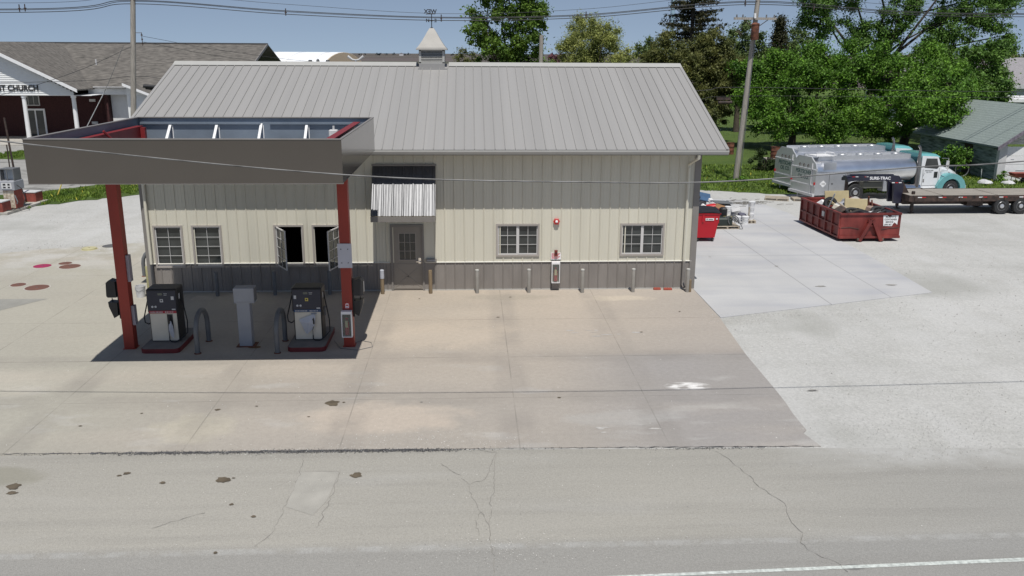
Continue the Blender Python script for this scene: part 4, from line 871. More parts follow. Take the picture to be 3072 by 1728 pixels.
so_ = part('sign', sg, WHITE, ro)
for s_, z, sz, bx_ in (("MURPHY'S", .985, .10, .84), ('CONTAINER', .88, .095, .84), ('SERVICE', .775, .095, .80), ('(309) 852', .67, .085, .74)):
    text(s_, sz, TXT, (bx_, -.014, z), parent=so_, name='lettering', depth=.001, off=.002, sx=.95)
part('light_reflector', MB().box(-1.25, 1.5, .75, -hw-.061, 1.7, .95), DWHITE, ro)
# scrap in the container: separate things
def lo(x, y, z): v = Matrix.Translation(ro.location) @ Matrix.Rotation(R(1.5), 4, 'Z') @ Vector((x, y, z)); return v
def junkbox(name, x, y, z, d, rot, m, label, cat, group=None, base=None):
    M = (Matrix.Translation(base) if base else Matrix.Translation(lo(x, y, z))) @ Matrix.Rotation(R(rot[2]), 4, 'Z') @ Matrix.Rotation(R(rot[0]), 4, 'X') @ Matrix.Rotation(R(rot[1]), 4, 'Y')
    o = bpy.data.objects.new(name, MB().rbox(-d[0]/2, -d[1]/2, -d[2]/2, d[0]/2, d[1]/2, d[2]/2, min(d)*.2).mesh(name, m)); COL.objects.link(o); o.matrix_world = M; return tag(o, label, cat, group)
fill = MB(); rn = random.Random(5); nx_, ny_ = 14, 22; hz = [[.62+rn.uniform(-.07, .09)+.10*math.sin(i*.8+j*.5) for i in range(nx_)] for j in range(ny_)]
vs = [(-hw+.06+(2*hw-.12)*i/(nx_-1), .06+(L_-.12)*j/(ny_-1), hz[j][i]) for j in range(ny_) for i in range(nx_)]
fill.add(vs, [(j*nx_+i, j*nx_+i+1, (j+1)*nx_+i+1, (j+1)*nx_+i) for j in range(ny_-1) for i in range(nx_-1)])
me = fill.mesh('rubbish', mat('dark rubbish', (.06, .055, .05), .9, 0, .6, 6, col2=(.16, .15, .13), bump=1, bscale=9)); o = bpy.data.objects.new('loose_rubbish', me); COL.objects.link(o); o.matrix_world = Matrix.Translation(ro.location) @ Matrix.Rotation(R(1.5), 4, 'Z'); tag(o, kind='stuff')
J = [('tan_board', -.15, 2.9, 1.30, (1.1, .06, .62), (-14, 0, 4), TANB, 'upright tan board at the back of the scrap container', 'board'),
     ('tan_cabinet', .25, 1.9, 1.15, (.95, .10, .55), (-20, 3, -6), TANB, 'leaning tan cabinet panel in the middle of the scrap container', 'panel'),
     ('scrap_board', .55, .75, 1.0, (.75, .45, .04), (12, -6, 20), DWHITE, 'pale flat panel lying on the scrap', 'panel'),
     ('white_pail', -.82, 2.9, 1.05, (.26, .26, .36), (50, 20, 30), WHITE, 'tipped white pail at the left end of the scrap container', 'pail'),
     ('dark_screen', -.25, .95, 1.02, (.62, .36, .10), (-12, -12, 15), BLACK, 'flat black screen casing on top of the scrap', 'casing'),
     ('grey_slab', .7, .35, 1.02, (.6, .25, .05), (15, 4, 10), GREYM, 'dark grey slat bundle near the container front rail', 'slats'),
     ('black_case', 1.0, .45, 1.05, (.36, .35, .16), (16, 12, -10), BLACK, 'black case leaning into the right front corner of the container', 'case'),
     ('brown_frame', .85, 2.0, 1.15, (.07, .08, .75), (6, -6, 0), RUST, 'rusty upright frame bar in the scrap container', 'frame'),
     ('brown_frame', .98, 1.9, 1.1, (.06, .05, .55), (-22, 0, 0), RUST, 'shorter rusty bar tilted back in the scrap container', 'frame'),
     ('cardboard_box', .85, 1.6, .98, (.5, .4, .3), (8, 10, 20), mat('pink grey carton', (.33, .24, .2), .9), 'faded open carton in the scrap container', 'box'),
     ('wood_piece', -.45, 2.0, 1.05, (.06, .9, .08), (18, 10, 20), TANB, 'tan timber piece lying across the scrap', 'timber'),
     ('wood_piece', -.3, 1.8, 1.10, (.05, .8, .06), (24, 0, 32), PALW, 'pale timber piece crossing the tan one', 'timber'),
     ('grey_bin', .1, 2.5, 1.1, (.4, .4, .4), (10, 30, 10), GREYP, 'grey plastic bin among the scrap', 'bin')]
J += [('dark_scrap', -.6, 1.5, 1.02, (.5, .35, .12), (20, -15, 40), BLKM, 'dark sheet scrap near the left wall of the container', 'scrap'), ('dark_scrap', .35, 1.35, 1.0, (.55, .3, .08), (-12, 14, -25), BLACK, 'black flat scrap under the pale board', 'scrap'),
      ('metal_chair_frame', -.62, 2.35, 1.28, (.05, .05, .65), (10, 16, 0), GREYP, 'grey upright frame tube beside the tan board', 'frame tube'), ('grey_bin_lid', -.2, 2.1, 1.12, (.5, .42, .05), (28, -14, 12), GREYP, 'grey tilted lid before the tan board', 'lid'),  # the tilted grey piece is a bin lid
      ('beige_casing', -.55, 1.9, 1.06, (.32, .3, .22), (14, 20, 30), STEELP, 'beige casing half buried in scrap', 'casing'), ('black_bag', .05, .5, 1.0, (.55, .4, .2), (8, 12, 10), BLACK, 'black bag slumped behind the front rail', 'bag'),
      ('wire_basket', .5, 2.6, 1.2, (.45, .35, .3), (16, -12, 24), mat('pale wire', (.38, .36, .33), .6), 'pale basket behind the tan cabinet panel', 'basket')]
for a in J: junkbox(*a)
for (x, y, z, r, rx, lb) in ((-.55, 2.6, 1.1, .30, 70, 'upright dark tyre at the left of the scrap'), (-.1, 1.3, .95, .36, 14, 'black tyre lying flat in the scrap container'), (.95, 1.05, 1.0, .42, 20, 'large black tyre lying at the right of the scrap')):
    m_ = MB(); n = 24; prof = [(r-.13, -.06), (r-.02, -.08), (r, -.04), (r, .04), (r-.02, .08), (r-.13, .06), (r-.15, 0)]
    vs = []; fs = []
    for k in range(n):
        q = 2*math.pi*k/n
        for rr, zz in prof: vs.append((rr*math.cos(q), rr*math.sin(q), zz))
    P7 = len(prof)
    for k in range(n):
        for i in range(P7): a = k*P7+i; b2 = k*P7+(i+1) % P7; c2 = ((k+1) % n)*P7+(i+1) % P7; d2 = ((k+1) % n)*P7+i; fs.append((a, b2, c2, d2))
    o = bpy.data.objects.new('scrap_tyre', m_.add(vs, fs).mesh('scrap_tyre', RUBBER, True)); COL.objects.link(o); o.matrix_world = Matrix.Translation(lo(x, y, z)) @ Matrix.Rotation(R(rx), 4, 'X'); tag(o, lb, 'tyre', 'tyres in the scrap container')
solo('black_hose_bundle', MB().tube([lo(.3, .2, 1.02), lo(.6, .35, 1.12), lo(.9, .6, 1.14), lo(1.1, .9, 1.08)], .05, 8).tube([lo(.2, .3, 1.0), lo(.5, .55, 1.10), lo(.85, .75, 1.18), lo(1.12, 1.1, 1.05)], .045, 8).tube([lo(.1, .45, .98), lo(.45, .7, 1.08), lo(.8, .95, 1.12)], .045, 8), RUBBER, 'bundle of black hoses heaped at the container front', 'hoses', origin=lo(.6, .5, 1.0), smooth=True)

# ------------------------------------------------------------------ junk pile on pallets
def pallet(loc, rz, label, w=1.0, d=1.1):
    p = thing('pallet', label, 'pallet', loc, rz, 'wooden pallets')
    m_ = MB(); n = 6
    for i in range(n): y = i*d/n; m_.box(0, y, .10, w, y+d/n*.7, .12)
    part('top_boards', m_, PALW, p)
    for i in range(3): x = i*(w-.08)/2; part('stringer', MB().box(x, .005, .018, x+.07, d-.03, .099), PALW, p)
    m_ = MB()
    for i in range(3): y = i*(d-.15)/2; m_.box(0, y, 0, w, y+.1, .017)
    part('bottom_boards', m_, PALW, p); return p
pallet((12.55, 9.62, .003), R(2), 'wooden pallet carrying hoses and a black tub beside the red dumpster', 1.1)
pallet((14.35, 10.92, .003), R(2), 'small pallet under the tall stack of white pails', .42, .5)
pallet((12.4, 12.3, .003), R(-4), 'pallet under the blue sheeting and boxes', 1.3, 1.2)
pallet((17.3, 17.35, -.01), R(-20), 'grey weathered pallet lying by the rear tank truck', 1.2, .9)
pallet((18.7, 17.0, -.01), R(-8), 'flat weathered pallet behind the front tank truck tail', .9, .8)
def pail(loc, label, m=WHITE, h=.36, r=.15, lid=True, grp='pails on the junk pile'):
    p = thing('pail', label, 'pail', loc, group=grp)
    part('shell', MB().lathe([(r*.86, 0), (r*.98, h*.8), (r*1.05, h*.81), (r*1.05, h*.86), (r, h*.87), (r, h*.96), (0, h*.965)], n=20), m, p, smooth=True)
    if lid: part('lid', MB().lathe([(r*1.06, h*.94), (r*1.06, h), (r*.9, h*1.005), (0, h*1.0)], n=20), m, p, smooth=True)
    part('handle', MB().tube([(-r, 0, h*.85), (-r*.6, -r*.9, h*.6), (0, -r*1.12, h*.5), (r*.6, -r*.9, h*.6), (r, 0, h*.85)], .005, 5), GREYM, p); return p
pail((13.87, 10.8, .003), 'white pail with a lid, left of the front pair of pails')
pail((14.20, 10.74, .003), 'white pail with a lid, right of the front pair of pails')
for i, (z, lb) in enumerate(((.125, 'bottom'), (.42, 'middle'), (.70, 'topmost'))): pail((14.57, 11.15, z), lb+' white pail of the tall stack on the small pallet', h=.27 if i else .30, r=.13+.02*(i == 2))
pail((13.80, 11.75, .003), 'grey lidded drum behind the front pair of pails', GREYP, .42, .18)
pail((13.55, 11.25, .30), 'white pail with a dark label standing on yellow tubs', WHITE, .42, .14)
pail((13.55, 11.25, .003), 'yellow tub under the white pail', YELL, .28, .20)
pail((14.25, 12.1, .003), 'dull white pail half hidden behind the pile', DWHITE, .38, .16)
def jb(name, loc, d, rot, m, label, cat): return junkbox(name, 0, 0, 0, d, rot, m, label, cat, base=Vector(loc))
jb('black_tub', (12.98, 10.0, .30), (.72, .5, .34), (0, 0, 2), mat('green black plastic', (.02, .028, .024), .5), 'black plastic tub on the pallet beside the red dumpster', 'tub')
jb('dark_box', (13.12, 10.55, .62), (.30, .34, .36), (0, 0, 2), BLACK, 'tall dark box standing behind the black tub', 'box')
jb('red_box', (12.80, 10.6, .60), (.24, .3, .34), (0, 0, 2), mat('dull crimson', (.18, .02, .035), .6), 'dull crimson box beside the tall dark box', 'box')
jb('cardboard_box', (13.25, 11.5, .66), (.42, .06, .20), (-20, 18, 4), CARD, 'brown cardboard flap leaning on the pile', 'box')
jb('red_crate', (12.95, 11.9, .60), (.5, .3, .18), (10, -8, 6), REDP, 'bright red crumpled crate in the middle of the pile', 'crate')
jb('blue_sheet', (12.72, 12.6, .95), (.75, .55, .06), (32, 14, -10), BLUEB, 'blue plastic sheet tilted on top of the pile', 'sheet')
jb('steel_drum', (12.5, 12.9, .55), (.9, .6, .8), (0, 0, 8), GREYP, 'grey box under the blue plastic sheet', 'box')
jb('grey_part', (13.65, 12.4, .42), (.7, .4, .5), (0, 6, 12), GREYM, 'dark grey machine part behind the white pail', 'machine part')
jb('lid', (13.6, 12.4, .72), (.85, .5, .03), (6, 4, 10), GREYM, 'dark flat lid lying on the machine part', 'lid')
jb('framed_panel', (13.98, 11.5, .52), (.42, .05, .14), (-25, -10, 8), DWHITE, 'small white framed panel on the pile above the pails', 'panel')  # a framed white panel, nothing printed on it
jb('white_scrap', (13.05, 12.4, .82), (.22, .15, .14), (20, 10, 30), WHITE, 'crumpled white wrapper beside the blue sheet', 'wrapper')
jb('white_scrap', (12.62, 11.9, .62), (.26, .16, .16), (10, 30, 10), WHITE, 'larger crumpled white wrapper left of the red crate', 'wrapper')
jb('pink_bag', (12.45, 11.6, .50), (.3, .25, .2), (10, 30, 10), mat('pinkish bag', (.45, .25, .24), .7), 'pinkish crumpled bag between dumpster and pile', 'bag')
jb('grey_bag', (14.28, 11.5, .25), (.35, .3, .24), (10, 10, 10), mat('grey violet bag', (.10, .10, .14), .7), 'grey violet bag behind the front pails', 'bag')
jb('upright_plank', (14.42, 10.98, .42), (.05, .05, .62), (0, 0, 0), PALW, 'upright plank beside the tall pail stack', 'plank')
jb('scrap_bar', (12.42, 12.35, 1.15), (.06, .06, .5), (10, -30, 0), BLKM, 'dark bar sticking out of the left of the pile', 'bar')
hz_ = MB()
for k in range(4):
    pts = []
    for i in range(13): q = i/12; pts.append((13.25+.35*math.cos(q*3.6+k*.25)+q*.25, 9.72+k*.08, .22+.38*math.sin(q*3.14)*(1-.16*k)+.02*k))
    hz_.tube(pts, .022, 7)
hz_.tube([(13.3, 9.75, .45), (13.5, 9.65, .42), (13.66, 9.6, .2), (13.74, 9.58, .03), (13.6, 9.6, .03)], .02, 7)
solo('hose_coil', hz_, GREYM, 'grey coiled hoses spilling over the pallet beside the red dumpster', 'hoses', origin=(13.3, 9.7, .12), smooth=True)
rn = random.Random(9); tw = MB()
for i in range(70): x, y, a = rn.gauss(15.9, .8), rn.gauss(16.4, .45), rn.uniform(-.5, .5); l = rn.uniform(.1, .45); tw.tube([(x, y, .02), (x+l*math.cos(a), y+l*math.sin(a), .03)], .012, 4)
solo('broken_twigs', tw, mat('grey twigs', (.14, .13, .11), .9), None, None, kind='stuff')

# ------------------------------------------------------------------ tank trucks
def wheel(p, x, y, r, w, side, rim=ALUB, z=None):
    z = r if z is None else z
    s_ = -1 if side < 0 else 1
    o = part('wheel', MB().lathe([(r*.6, -w/2), (r*.95, -w/2), (r, -w/2+.03), (r, w/2-.03), (r*.95, w/2), (r*.6, w/2)], (x, y, z), 26, 'y'), RUBBER, p, smooth=True)
    part('rim', MB().lathe([(r*.60, s_*(w/2-.01)), (r*.56, s_*(w/2+.004)), (r*.5, s_*(w/2-.05)), (r*.30, s_*(w/2-.06)), (r*.26, s_*(w/2+.02)), (r*.2, s_*(w/2+.03)), (0, s_*(w/2+.03))], (x, y, z), 24, 'y'), rim, o, smooth=True)
    nt_ = MB()
    for k in range(8): q = k*math.pi/4; nt_.cyl((x+r*.4*math.cos(q), y+s_*(w/2-.05), z+r*.4*math.sin(q)), r*.055, s_*.02, 6, 'y')
    part('wheel_holes', nt_, BLKM, o); return o
def truck(loc, rz, label, ladder=True):
    t = thing('tank_truck', label, 'tank truck', loc, rz, 'parked fuel tank trucks')
    hw = 1.05
    # tank: oval section along x
    def sect(a, b, zc, n=36, pw=2.6): return [(a*math.copysign(abs(math.cos(q))**(2/pw), math.cos(q)), zc+b*math.copysign(abs(math.sin(q))**(2/pw), math.sin(q))) for q in [2*math.pi*k/n for k in range(n)]]
    s0 = sect(1.03, .60, 1.42); vs = []; fs = []; n = len(s0)
    for x, k in ((.0, 1), (5.12, 1), (5.24, .93), (5.28, .8)): vs += [(x, p[0]*k, 1.42+(p[1]-1.42)*k) for p in s0]
    for i in range(3):
        for k in range(n): j = (k+1) % n; fs.append((i*n+k, i*n+j, (i+1)*n+j, (i+1)*n+k))
    fs += [tuple(range(n)), tuple(range(4*n-1, 3*n-1, -1))]
    part('tank', MB().add(vs, fs), ALU, t, smooth=True)
    part('top_coaming', MB().box(.25, -.62, 1.93, 5.1, -.56, 2.16).box(.25, .56, 1.93, 5.1, .62, 2.16).box(5.05, -.56, 1.93, 5.1, .56, 2.16).box(.25, -.56, 1.955, 5.05, .56, 2.03), ALUB, t)
    for i in range(5): part('manhole', MB().lathe([(.2, 0), (.2, .12), (.17, .15), (0, .16)], (.9+i*.95, 0, 2.03), 18), ALUB, t, smooth=True)
    rear = [(-hw, .36), (hw, .36), (hw, 1.62), (.92, 1.86), (.70, 2.0), (.55, 2.12), (-.55, 2.12), (-.70, 2.0), (-.92, 1.86), (-hw, 1.62)]
    rp_ = part('rear_plate', MB().prism(rear, -.06, 0, 'x'), ALUB, t)
    text('PERTSCHER\nOIL CO.', .26, TXTG, (-.064, 0, 1.25), rz=R(-90), parent=rp_, name='lettering', depth=.001, off=.004)
    part('rear_frame', MB().box(-.10, -1.04, .78, -.0605, 1.04, .83).box(-.10, -.72, .3, -.0605, -.68, 1.85).box(-.10, -1.05, 1.55, -.0605, 1.05, 1.58).box(-.16, -1.05, .30, -.0605, 1.05, .42).box(-.09, .3, .1, -.061, .36, .31), DWHITE, t)
    part('tail_light', MB().box(-.11, -1.02, .86, -.0605, -.96, .98), REDP, t); part('tail_light', MB().box(-.11, .96, .86, -.0605, 1.02, .98), REDP, t)
    for k in (-.35, 0, .35): part('rear_valve', MB().tube([(-.061, k, 1.76), (-.10, k, 1.72), (-.09, k-.03, 1.64)], .02, 6), BLKM, t)
    part('side_cabinet', MB().box(.001, -hw, .36, 1.5, -.75, 1.40), ALUB, t); part('side_cabinet', MB().box(.001, .75, .36, 1.5, hw, 1.40), ALUB, t)
    part('cabinet_seams', MB().box(.62, -hw-.006, .42, .64, -hw-.0005, 1.34).box(1.44, -hw-.006, .42, 1.46, -hw-.0005, 1.34).box(.75, -hw-.02, .86, .83, -hw-.0005, .93), GREYM, t)
    pc = part('placard', MB().bx((0, 0, 0), (.24, .006, .24), Matrix.Translation((.33, -hw-.006, .90)) @ Matrix.Rotation(R(45), 4, 'Y')), WHITE, t)
    text('1203', .10, TXT, (.33, -hw-.012, .90), parent=pc, name='number', depth=.001)
    part('lower_cabinet', MB().box(3.55, -.95, .42, 4.6, -.55, .92).box(3.55, .55, .42, 4.6, .95, .92), ALUB, t)
    part('frame_rails', MB().box(.1, -.42, .52, 7.9, -.30, .72).box(.1, .30, .52, 7.9, .42, .72), BLKM, t)
    part('fuel_tank', MB().tube([(4.75, -.72, .5), (5.6, -.72, .5)], .23, 16), CHROME, t, smooth=True)
    fd = MB(); ring = []
    for k in range(9): q = R(15+k*150/8); ring.append((2.05+.60*math.cos(q), .42+.56*math.sin(q)))
    for i in range(8): (x0, z0), (x1, z1) = ring[i], ring[i+1]; fd.add([(x0, -1.05, z0), (x1, -1.05, z1), (x1, -.5, z1), (x0, -.5, z0), (x0, .5, z0), (x1, .5, z1), (x1, 1.05, z1), (x0, 1.05, z0)], [(0, 1, 2, 3), (4, 5, 6, 7)])
    part('mudguard', fd, ALUB, t)
    for y in (-.86, .86): wheel(t, 2.05, y, .42, .38, y)
    for y in (-.88, .88): wheel(t, 7.22, y, .42, .24, y)
    if ladder:
        part('hose_shelf', MB().box(.05, -.78, 2.17, .95, -.05, 2.21).tube([(.05, -.76, 2.21), (.05, -.76, 2.33), (.9, -.76, 2.33), (1.02, -.76, 2.2)], .015, 6).tube([(.9, -.1, 2.2), (.95, -.1, 2.33), (.95, -.74, 2.33)], .015, 6), WHITE, t)
        part('shelf_block', MB().box(.3, -1.03, 1.55, .95, -.80, 1.90), ALU, t)  # aluminium block on the tank shoulder below the hose shelf
    # cab
    cab = MB(); prof = [(5.55, .50), (6.62, .50), (6.66, 1.48), (6.42, 2.02), (5.55, 2.08)]
    cab.prism(prof, -.88, .88, 'y'); c = part('cab', cab, TRKW, t)
    vs = []
    for x, z, hw_ in ((5.48, 2.05, .84), (5.50, 2.19, .70), (6.1, 2.20, .68), (6.42, 2.13, .66), (6.55, 2.02, .80)): vs += [(x, -hw_, z), (x, hw_, z)]
    rf_ = MB().add(vs+[(5.48, -.86, 2.0), (5.48, .86, 2.0), (6.56, -.84, 1.98), (6.56, .84, 1.98)], [(0, 1, 3, 2), (2, 3, 5, 4), (4, 5, 7, 6), (6, 7, 9, 8), (10, 0, 2, 4, 6, 8, 12), (1, 11, 13, 9, 7, 5, 3), (10, 11, 1, 0), (8, 9, 13, 12), (10, 12, 13, 11)]); part('cab_roof', rf_, TEAL, c)
    [part('side_window', MB().prism([(5.72, 1.50), (6.42, 1.42), (6.50, 1.50), (6.36, 1.93), (5.78, 1.95)], y_, y_+.005, 'y'), GLASS, c) for y_ in (-.886, .881)]
    part('lower_window', MB().box(6.28, -.886, .98, 6.48, -.881, 1.28), GLASS, c)
    part('windscreen', MB().add([(6.672, -.76, 1.50), (6.672, .76, 1.50), (6.45, .70, 1.99), (6.45, -.70, 1.99)], [(0, 1, 2, 3)]), GLASS, c)
    part('door_seams', MB().box(5.66, -.886, .62, 5.675, -.8805, 1.42).box(6.54, -.886, .62, 6.555, -.8805, 1.46).box(5.66, -.886, .60, 6.555, -.8805, .615), GREYM, c)
    part('grab_handle', MB().tube([(5.70, -.91, 1.1), (5.70, -.93, 1.25)], .012, 6).box(5.70, -.89, .78, 5.78, -.881, .95), CHROME, c)
    text('PERTSCHER\nOIL CO.', .085, TXT, (6.0, -.884, 1.30), parent=c, name='lettering', depth=.001)
    hood = MB(); hs = [(6.665, .55, 1.52, .80), (6.95, .62, 1.50, .66), (7.5, .66, 1.34, .56), (7.88, .70, 1.14, .50), (7.98, .72, .92, .48)]
    vs = []
    for x, z0, z1, w in hs: vs += [(x, -w, z0), (x, -w, z1-.14), (x, -w*.72, z1), (x, w*.72, z1), (x, w, z1-.14), (x, w, z0)]
    fs = []
    for i in range(len(hs)-1):
        for k in range(6): j = (k+1) % 6; fs.append((i*6+k, i*6+j, i*6+j+6, i*6+k+6))
    fs += [tuple(range(6)), tuple(range(5*6-1, 4*6-1, -1))]
    h = part('hood', MB().add(vs, fs), TRKW, t, smooth=True); part('grille', MB().box(7.985, -.40, .62, 8.0, .40, 1.04), CHROME, h); part('hood_vent', MB().prism([(7.25, 1.12), (7.5, 1.06), (7.52, 1.1), (7.3, 1.19)], -.66, -.60, 'y'), GREYM, h)
    for s_ in (-1, 1):
        fn = MB(); out = []; inn = []
        for k in range(11):
            q = R(-8+k*196/10); ro_ = (.80, .70); out.append((7.22+ro_[0]*math.cos(q), .42+.74*math.sin(q)*(1.0 if q < R(90) else .98))); inn.append((7.22+.50*math.cos(q), .42+.50*math.sin(q)))
        y0, y1 = s_*1.04, s_*.52
        for i in range(10):
            a0, a1, b0, b1 = out[i], out[i+1], inn[i], inn[i+1]
            fn.add([(a0[0], y0, a0[1]), (a1[0], y0, a1[1]), (b1[0], y0, b1[1]), (b0[0], y0, b0[1]), (a0[0], y1, a0[1]+.04), (a1[0], y1, a1[1]+.04), (b1[0], y1, b1[1]), (b0[0], y1, b0[1])], [(0, 1, 2, 3), (0, 4, 5, 1), (3, 2, 6, 7), (4, 7, 6, 5)])
        fo = part('fender', fn, TEAL, t, smooth=True); part('headlight', MB().lathe([(.10, 0), (.09, .03), (0, .04)], (7.93, s_*.78, .80), 14, 'x'), CHROME, fo)
    part('front_bumper', MB().rbox(7.95, -1.0, .38, 8.10, 1.0, .60, .03), CHROME, t)
    part('exhaust_stack', MB().tube([(5.40, -.86, .55), (5.40, -.86, 1.75), (5.40, -.86, 2.35), (5.36, -.86, 2.5), (5.28, -.86, 2.58)], [.11, .11, .055, .055, .055], 14).tube([(5.40, -.86, 1.70), (5.40, -.86, 1.76)], .115, 14), mat('dull chrome', (.30, .29, .28), .3, .9, .1) if 'dull chrome' not in bpy.data.materials else bpy.data.materials['dull chrome'], t, smooth=True)
    part('cab_back', MB().box(5.44, -.84, .52, 5.549, .84, 2.0), mat('teal dark', (.05, .16, .19), .5) if 'teal dark' not in bpy.data.materials else bpy.data.materials['teal dark'], t)
    for s_ in (-1, 1): mm = part('mirror', MB().tube([(6.60, s_*.9, 1.95), (6.78, s_*1.14, 1.96), (6.78, s_*1.14, 1.35), (6.62, s_*.9, 1.30)], .014, 6).box(6.74, s_*1.14-.08, 1.45, 6.78, s_*1.14+.08, 1.85), CHROME, t)
    part('step', MB().box(5.7, -.98, .45, 6.5, -.7, .50), CHROME, t)
    return t
t1 = truck((19.35, 17.5, -.01), R(12), 'polished tank truck with white cab and teal fenders parked nearer the camera')
t2 = truck((19.45, 20.5, -.01), R(10), 'second polished tank truck parked just behind the nearer one, only its teal roof showing', ladder=False)
t2.scale = (1.10, 1.05, 1.13); t1.scale = (1.14, 1.06, 1.07)

# ------------------------------------------------------------------ gooseneck trailer
tr = thing('gooseneck_trailer', 'long flatbed gooseneck trailer with wooden deck and navy neck', 'trailer', (22.78, 13.0, 0), R(1))
part('deck', MB().box(0, .05, .84, 9.4, 2.12, .90), DECK, tr); gp = MB()
for k in range(1, 14): gp.box(.01, .05+k*2.07/14, .9005, 9.39, .05+k*2.07/14+.012, .903)
gp.box(1.6, .06, .9035, 1.63, 2.1, .906).box(4.3, .06, .9035, 4.33, 2.1, .906)
part('plank_gaps', gp, BLKM, tr)
part('side_rail', MB().box(0, -.02, .62, 9.4, .049, .905).box(0, 2.121, .62, 9.4, 2.19, .905).box(-.06, -.02, .62, -.001, 2.19, .905), BLKM, tr)
part('main_beams', MB().box(-.05, .55, .40, 9.2, .68, .62).box(-.05, 1.5, .40, 9.2, 1.63, .62), BLKM, tr)
for i in range(9):
    part('white_reflector', MB().box(.35+i*1.0, -.026, .80, .55+i*1.0, -.0205, .84), WHITE, tr); part('red_reflector', MB().box(.55+i*1.0, -.026, .80, .75+i*1.0, -.0205, .84), REDP, tr)
for i in range(8): part('stake_pocket', MB().box(.2+i*1.1, -.06, .66, .28+i*1.1, -.021, .82), BLKM, tr)
for x in (4.55, 5.50):
    for y in (.10, 2.06): wheel(tr, x, y, .38, .26, -1 if y < 1 else 1, ALUB)
part('fender_plate', MB().box(4.0, -.02, .78, 6.1, .2, .80), BLKM, tr)
nk = MB()
for y in (.72, 1.28):
    nk.prism([(-.02, .42), (-.02, 1.3), (-.28, 1.74), (-2.35, 1.74), (-2.8, 1.60), (-2.8, 1.46), (-2.35, 1.52), (-.75, 1.52), (-.52, 1.35), (-.42, .42)], y, y+.14, 'y')
nk.box(-2.8, .861, 1.50, -2.55, 1.279, 1.7).box(-.4, .861, 1.45, -.2, 1.279, 1.7).box(-1.8, .861, 1.55, -1.6, 1.279, 1.7)
n_ = part('neck', nk, NVT, tr)
part('coupler', MB().tube([(-2.68, 1.07, 1.6), (-2.68, 1.07, .92)], .075, 12).lathe([(.11, 0), (.11, .14), (.08, .18)], (-2.68, 1.07, .82), 12), BLKM, tr, smooth=True)
text('SURE-TRAC', .19, TXTW, (-1.22, .712, 1.63), parent=n_, name='lettering', depth=.002, off=.006, sx=1.05)
for x0, m_ in ((-2.6, REDP), (-2.44, WHITE), (-2.0, REDP), (-1.95, WHITE), (-.62, WHITE), (-.45, REDP), (-.28, WHITE)): part('neck_reflector', MB().box(x0, .712, 1.69 if x0 < -.7 else 1.40, x0+.14, .7185, 1.72 if x0 < -.7 else 1.44), m_, tr)
for y in (.35, 1.75): part('landing_leg', MB().box(.28, y, .12, .40, y+.12, 1.05).box(.22, y-.04, .0, .46, y+.16, .03).box(.31, y+.03, .03, .37, y+.09, .13), BLKM, tr)
part('tool_box', MB().rbox(-1.95, .87, 1.14, -1.0, 1.27, 1.42, .02), mat('olive tool box', (.10, .10, .08), .6), tr)
part('gusset', MB().prism([(-.02, .62), (.55, .62), (-.02, 1.5)], .86, .9, 'y').prism([(-.02, .62), (.55, .62), (-.02, 1.5)], 1.22, 1.26, 'y'), BLKM, tr)
part('under_tank', MB().box(3.0, .3, .35, 3.8, 1.8, .62), BLKM, tr)
solo('fallen_plank', MB().box(22.9, 12.4, .0, 25.2, 12.55, .04).box(0, 0, 0, .001, .001, .001) if False else MB().box(18.9, 17.2, -.01, 19.9, 17.28, .03), DWHITE, 'pale plank lying on the gravel under the nearer truck tail', 'plank', origin=(19, 17.2, 0))

# ------------------------------------------------------------------ church
ch = thing('church', 'low church with white gable, brick porch, white columns and brown shingle roof', 'church', (-36, 50, 0))
P_('brick_wall', MB().box(-62, 51, 0, -28.6, 51.3, 4.3).box(-28.9, 49.8, 0, -28.6, 51, 4.3), BRICK, ch)
P_('rear_wall', MB().box(-28.599, 51, 0, -20.4, 51.3, 4.3).box(-20.7, 51.3, 0, -20.4, 73, 4.3).box(-62, 72.7, 0, -20.7, 73, 4.3), SIDING, ch)
P_('porch_floor', MB().box(-50, 46.75, -.1, -29.2, 51, .16), CONC, ch)
r_ = MB(); y0, y1, ym, ze, zr_ = 49.3, 74.6, 62, 4.42, 8.05; r_.prism([(y0, ze-.12), (ym, zr_-.12), (y1, ze-.12), (y1, ze), (ym, zr_), (y0, ze)], -64, -17.6, 'x'); P_('main_roof', r_, SHING, ch)
P_('gable_end', MB().prism([(51.2, 4.3), (72.8, 4.3), (62, 7.75)], -20.65, -20.45, 'x'), SIDING, ch)
P_('rake_board', MB().add([(-17.58, y0, ze-.2), (-17.58, ym, zr_-.2), (-17.58, ym, zr_+.03), (-17.58, y0, ze+.03), (-17.68, y0, ze-.2), (-17.68, ym, zr_-.2), (-17.68, ym, zr_+.03), (-17.68, y0, ze+.03)], [(0, 1, 2, 3), (7, 6, 5, 4), (0, 3, 7, 4), (3, 2, 6, 7), (0, 4, 5, 1)]), BTRIM, ch)
P_('ridge_vent', MB().prism([(61.8, 7.98), (62, 8.05), (62.2, 7.98), (62.2, 8.06), (62, 8.13), (61.8, 8.06)], -64, -17.6, 'x'), mat('dark ridge', (.04, .04, .04), .9), ch)
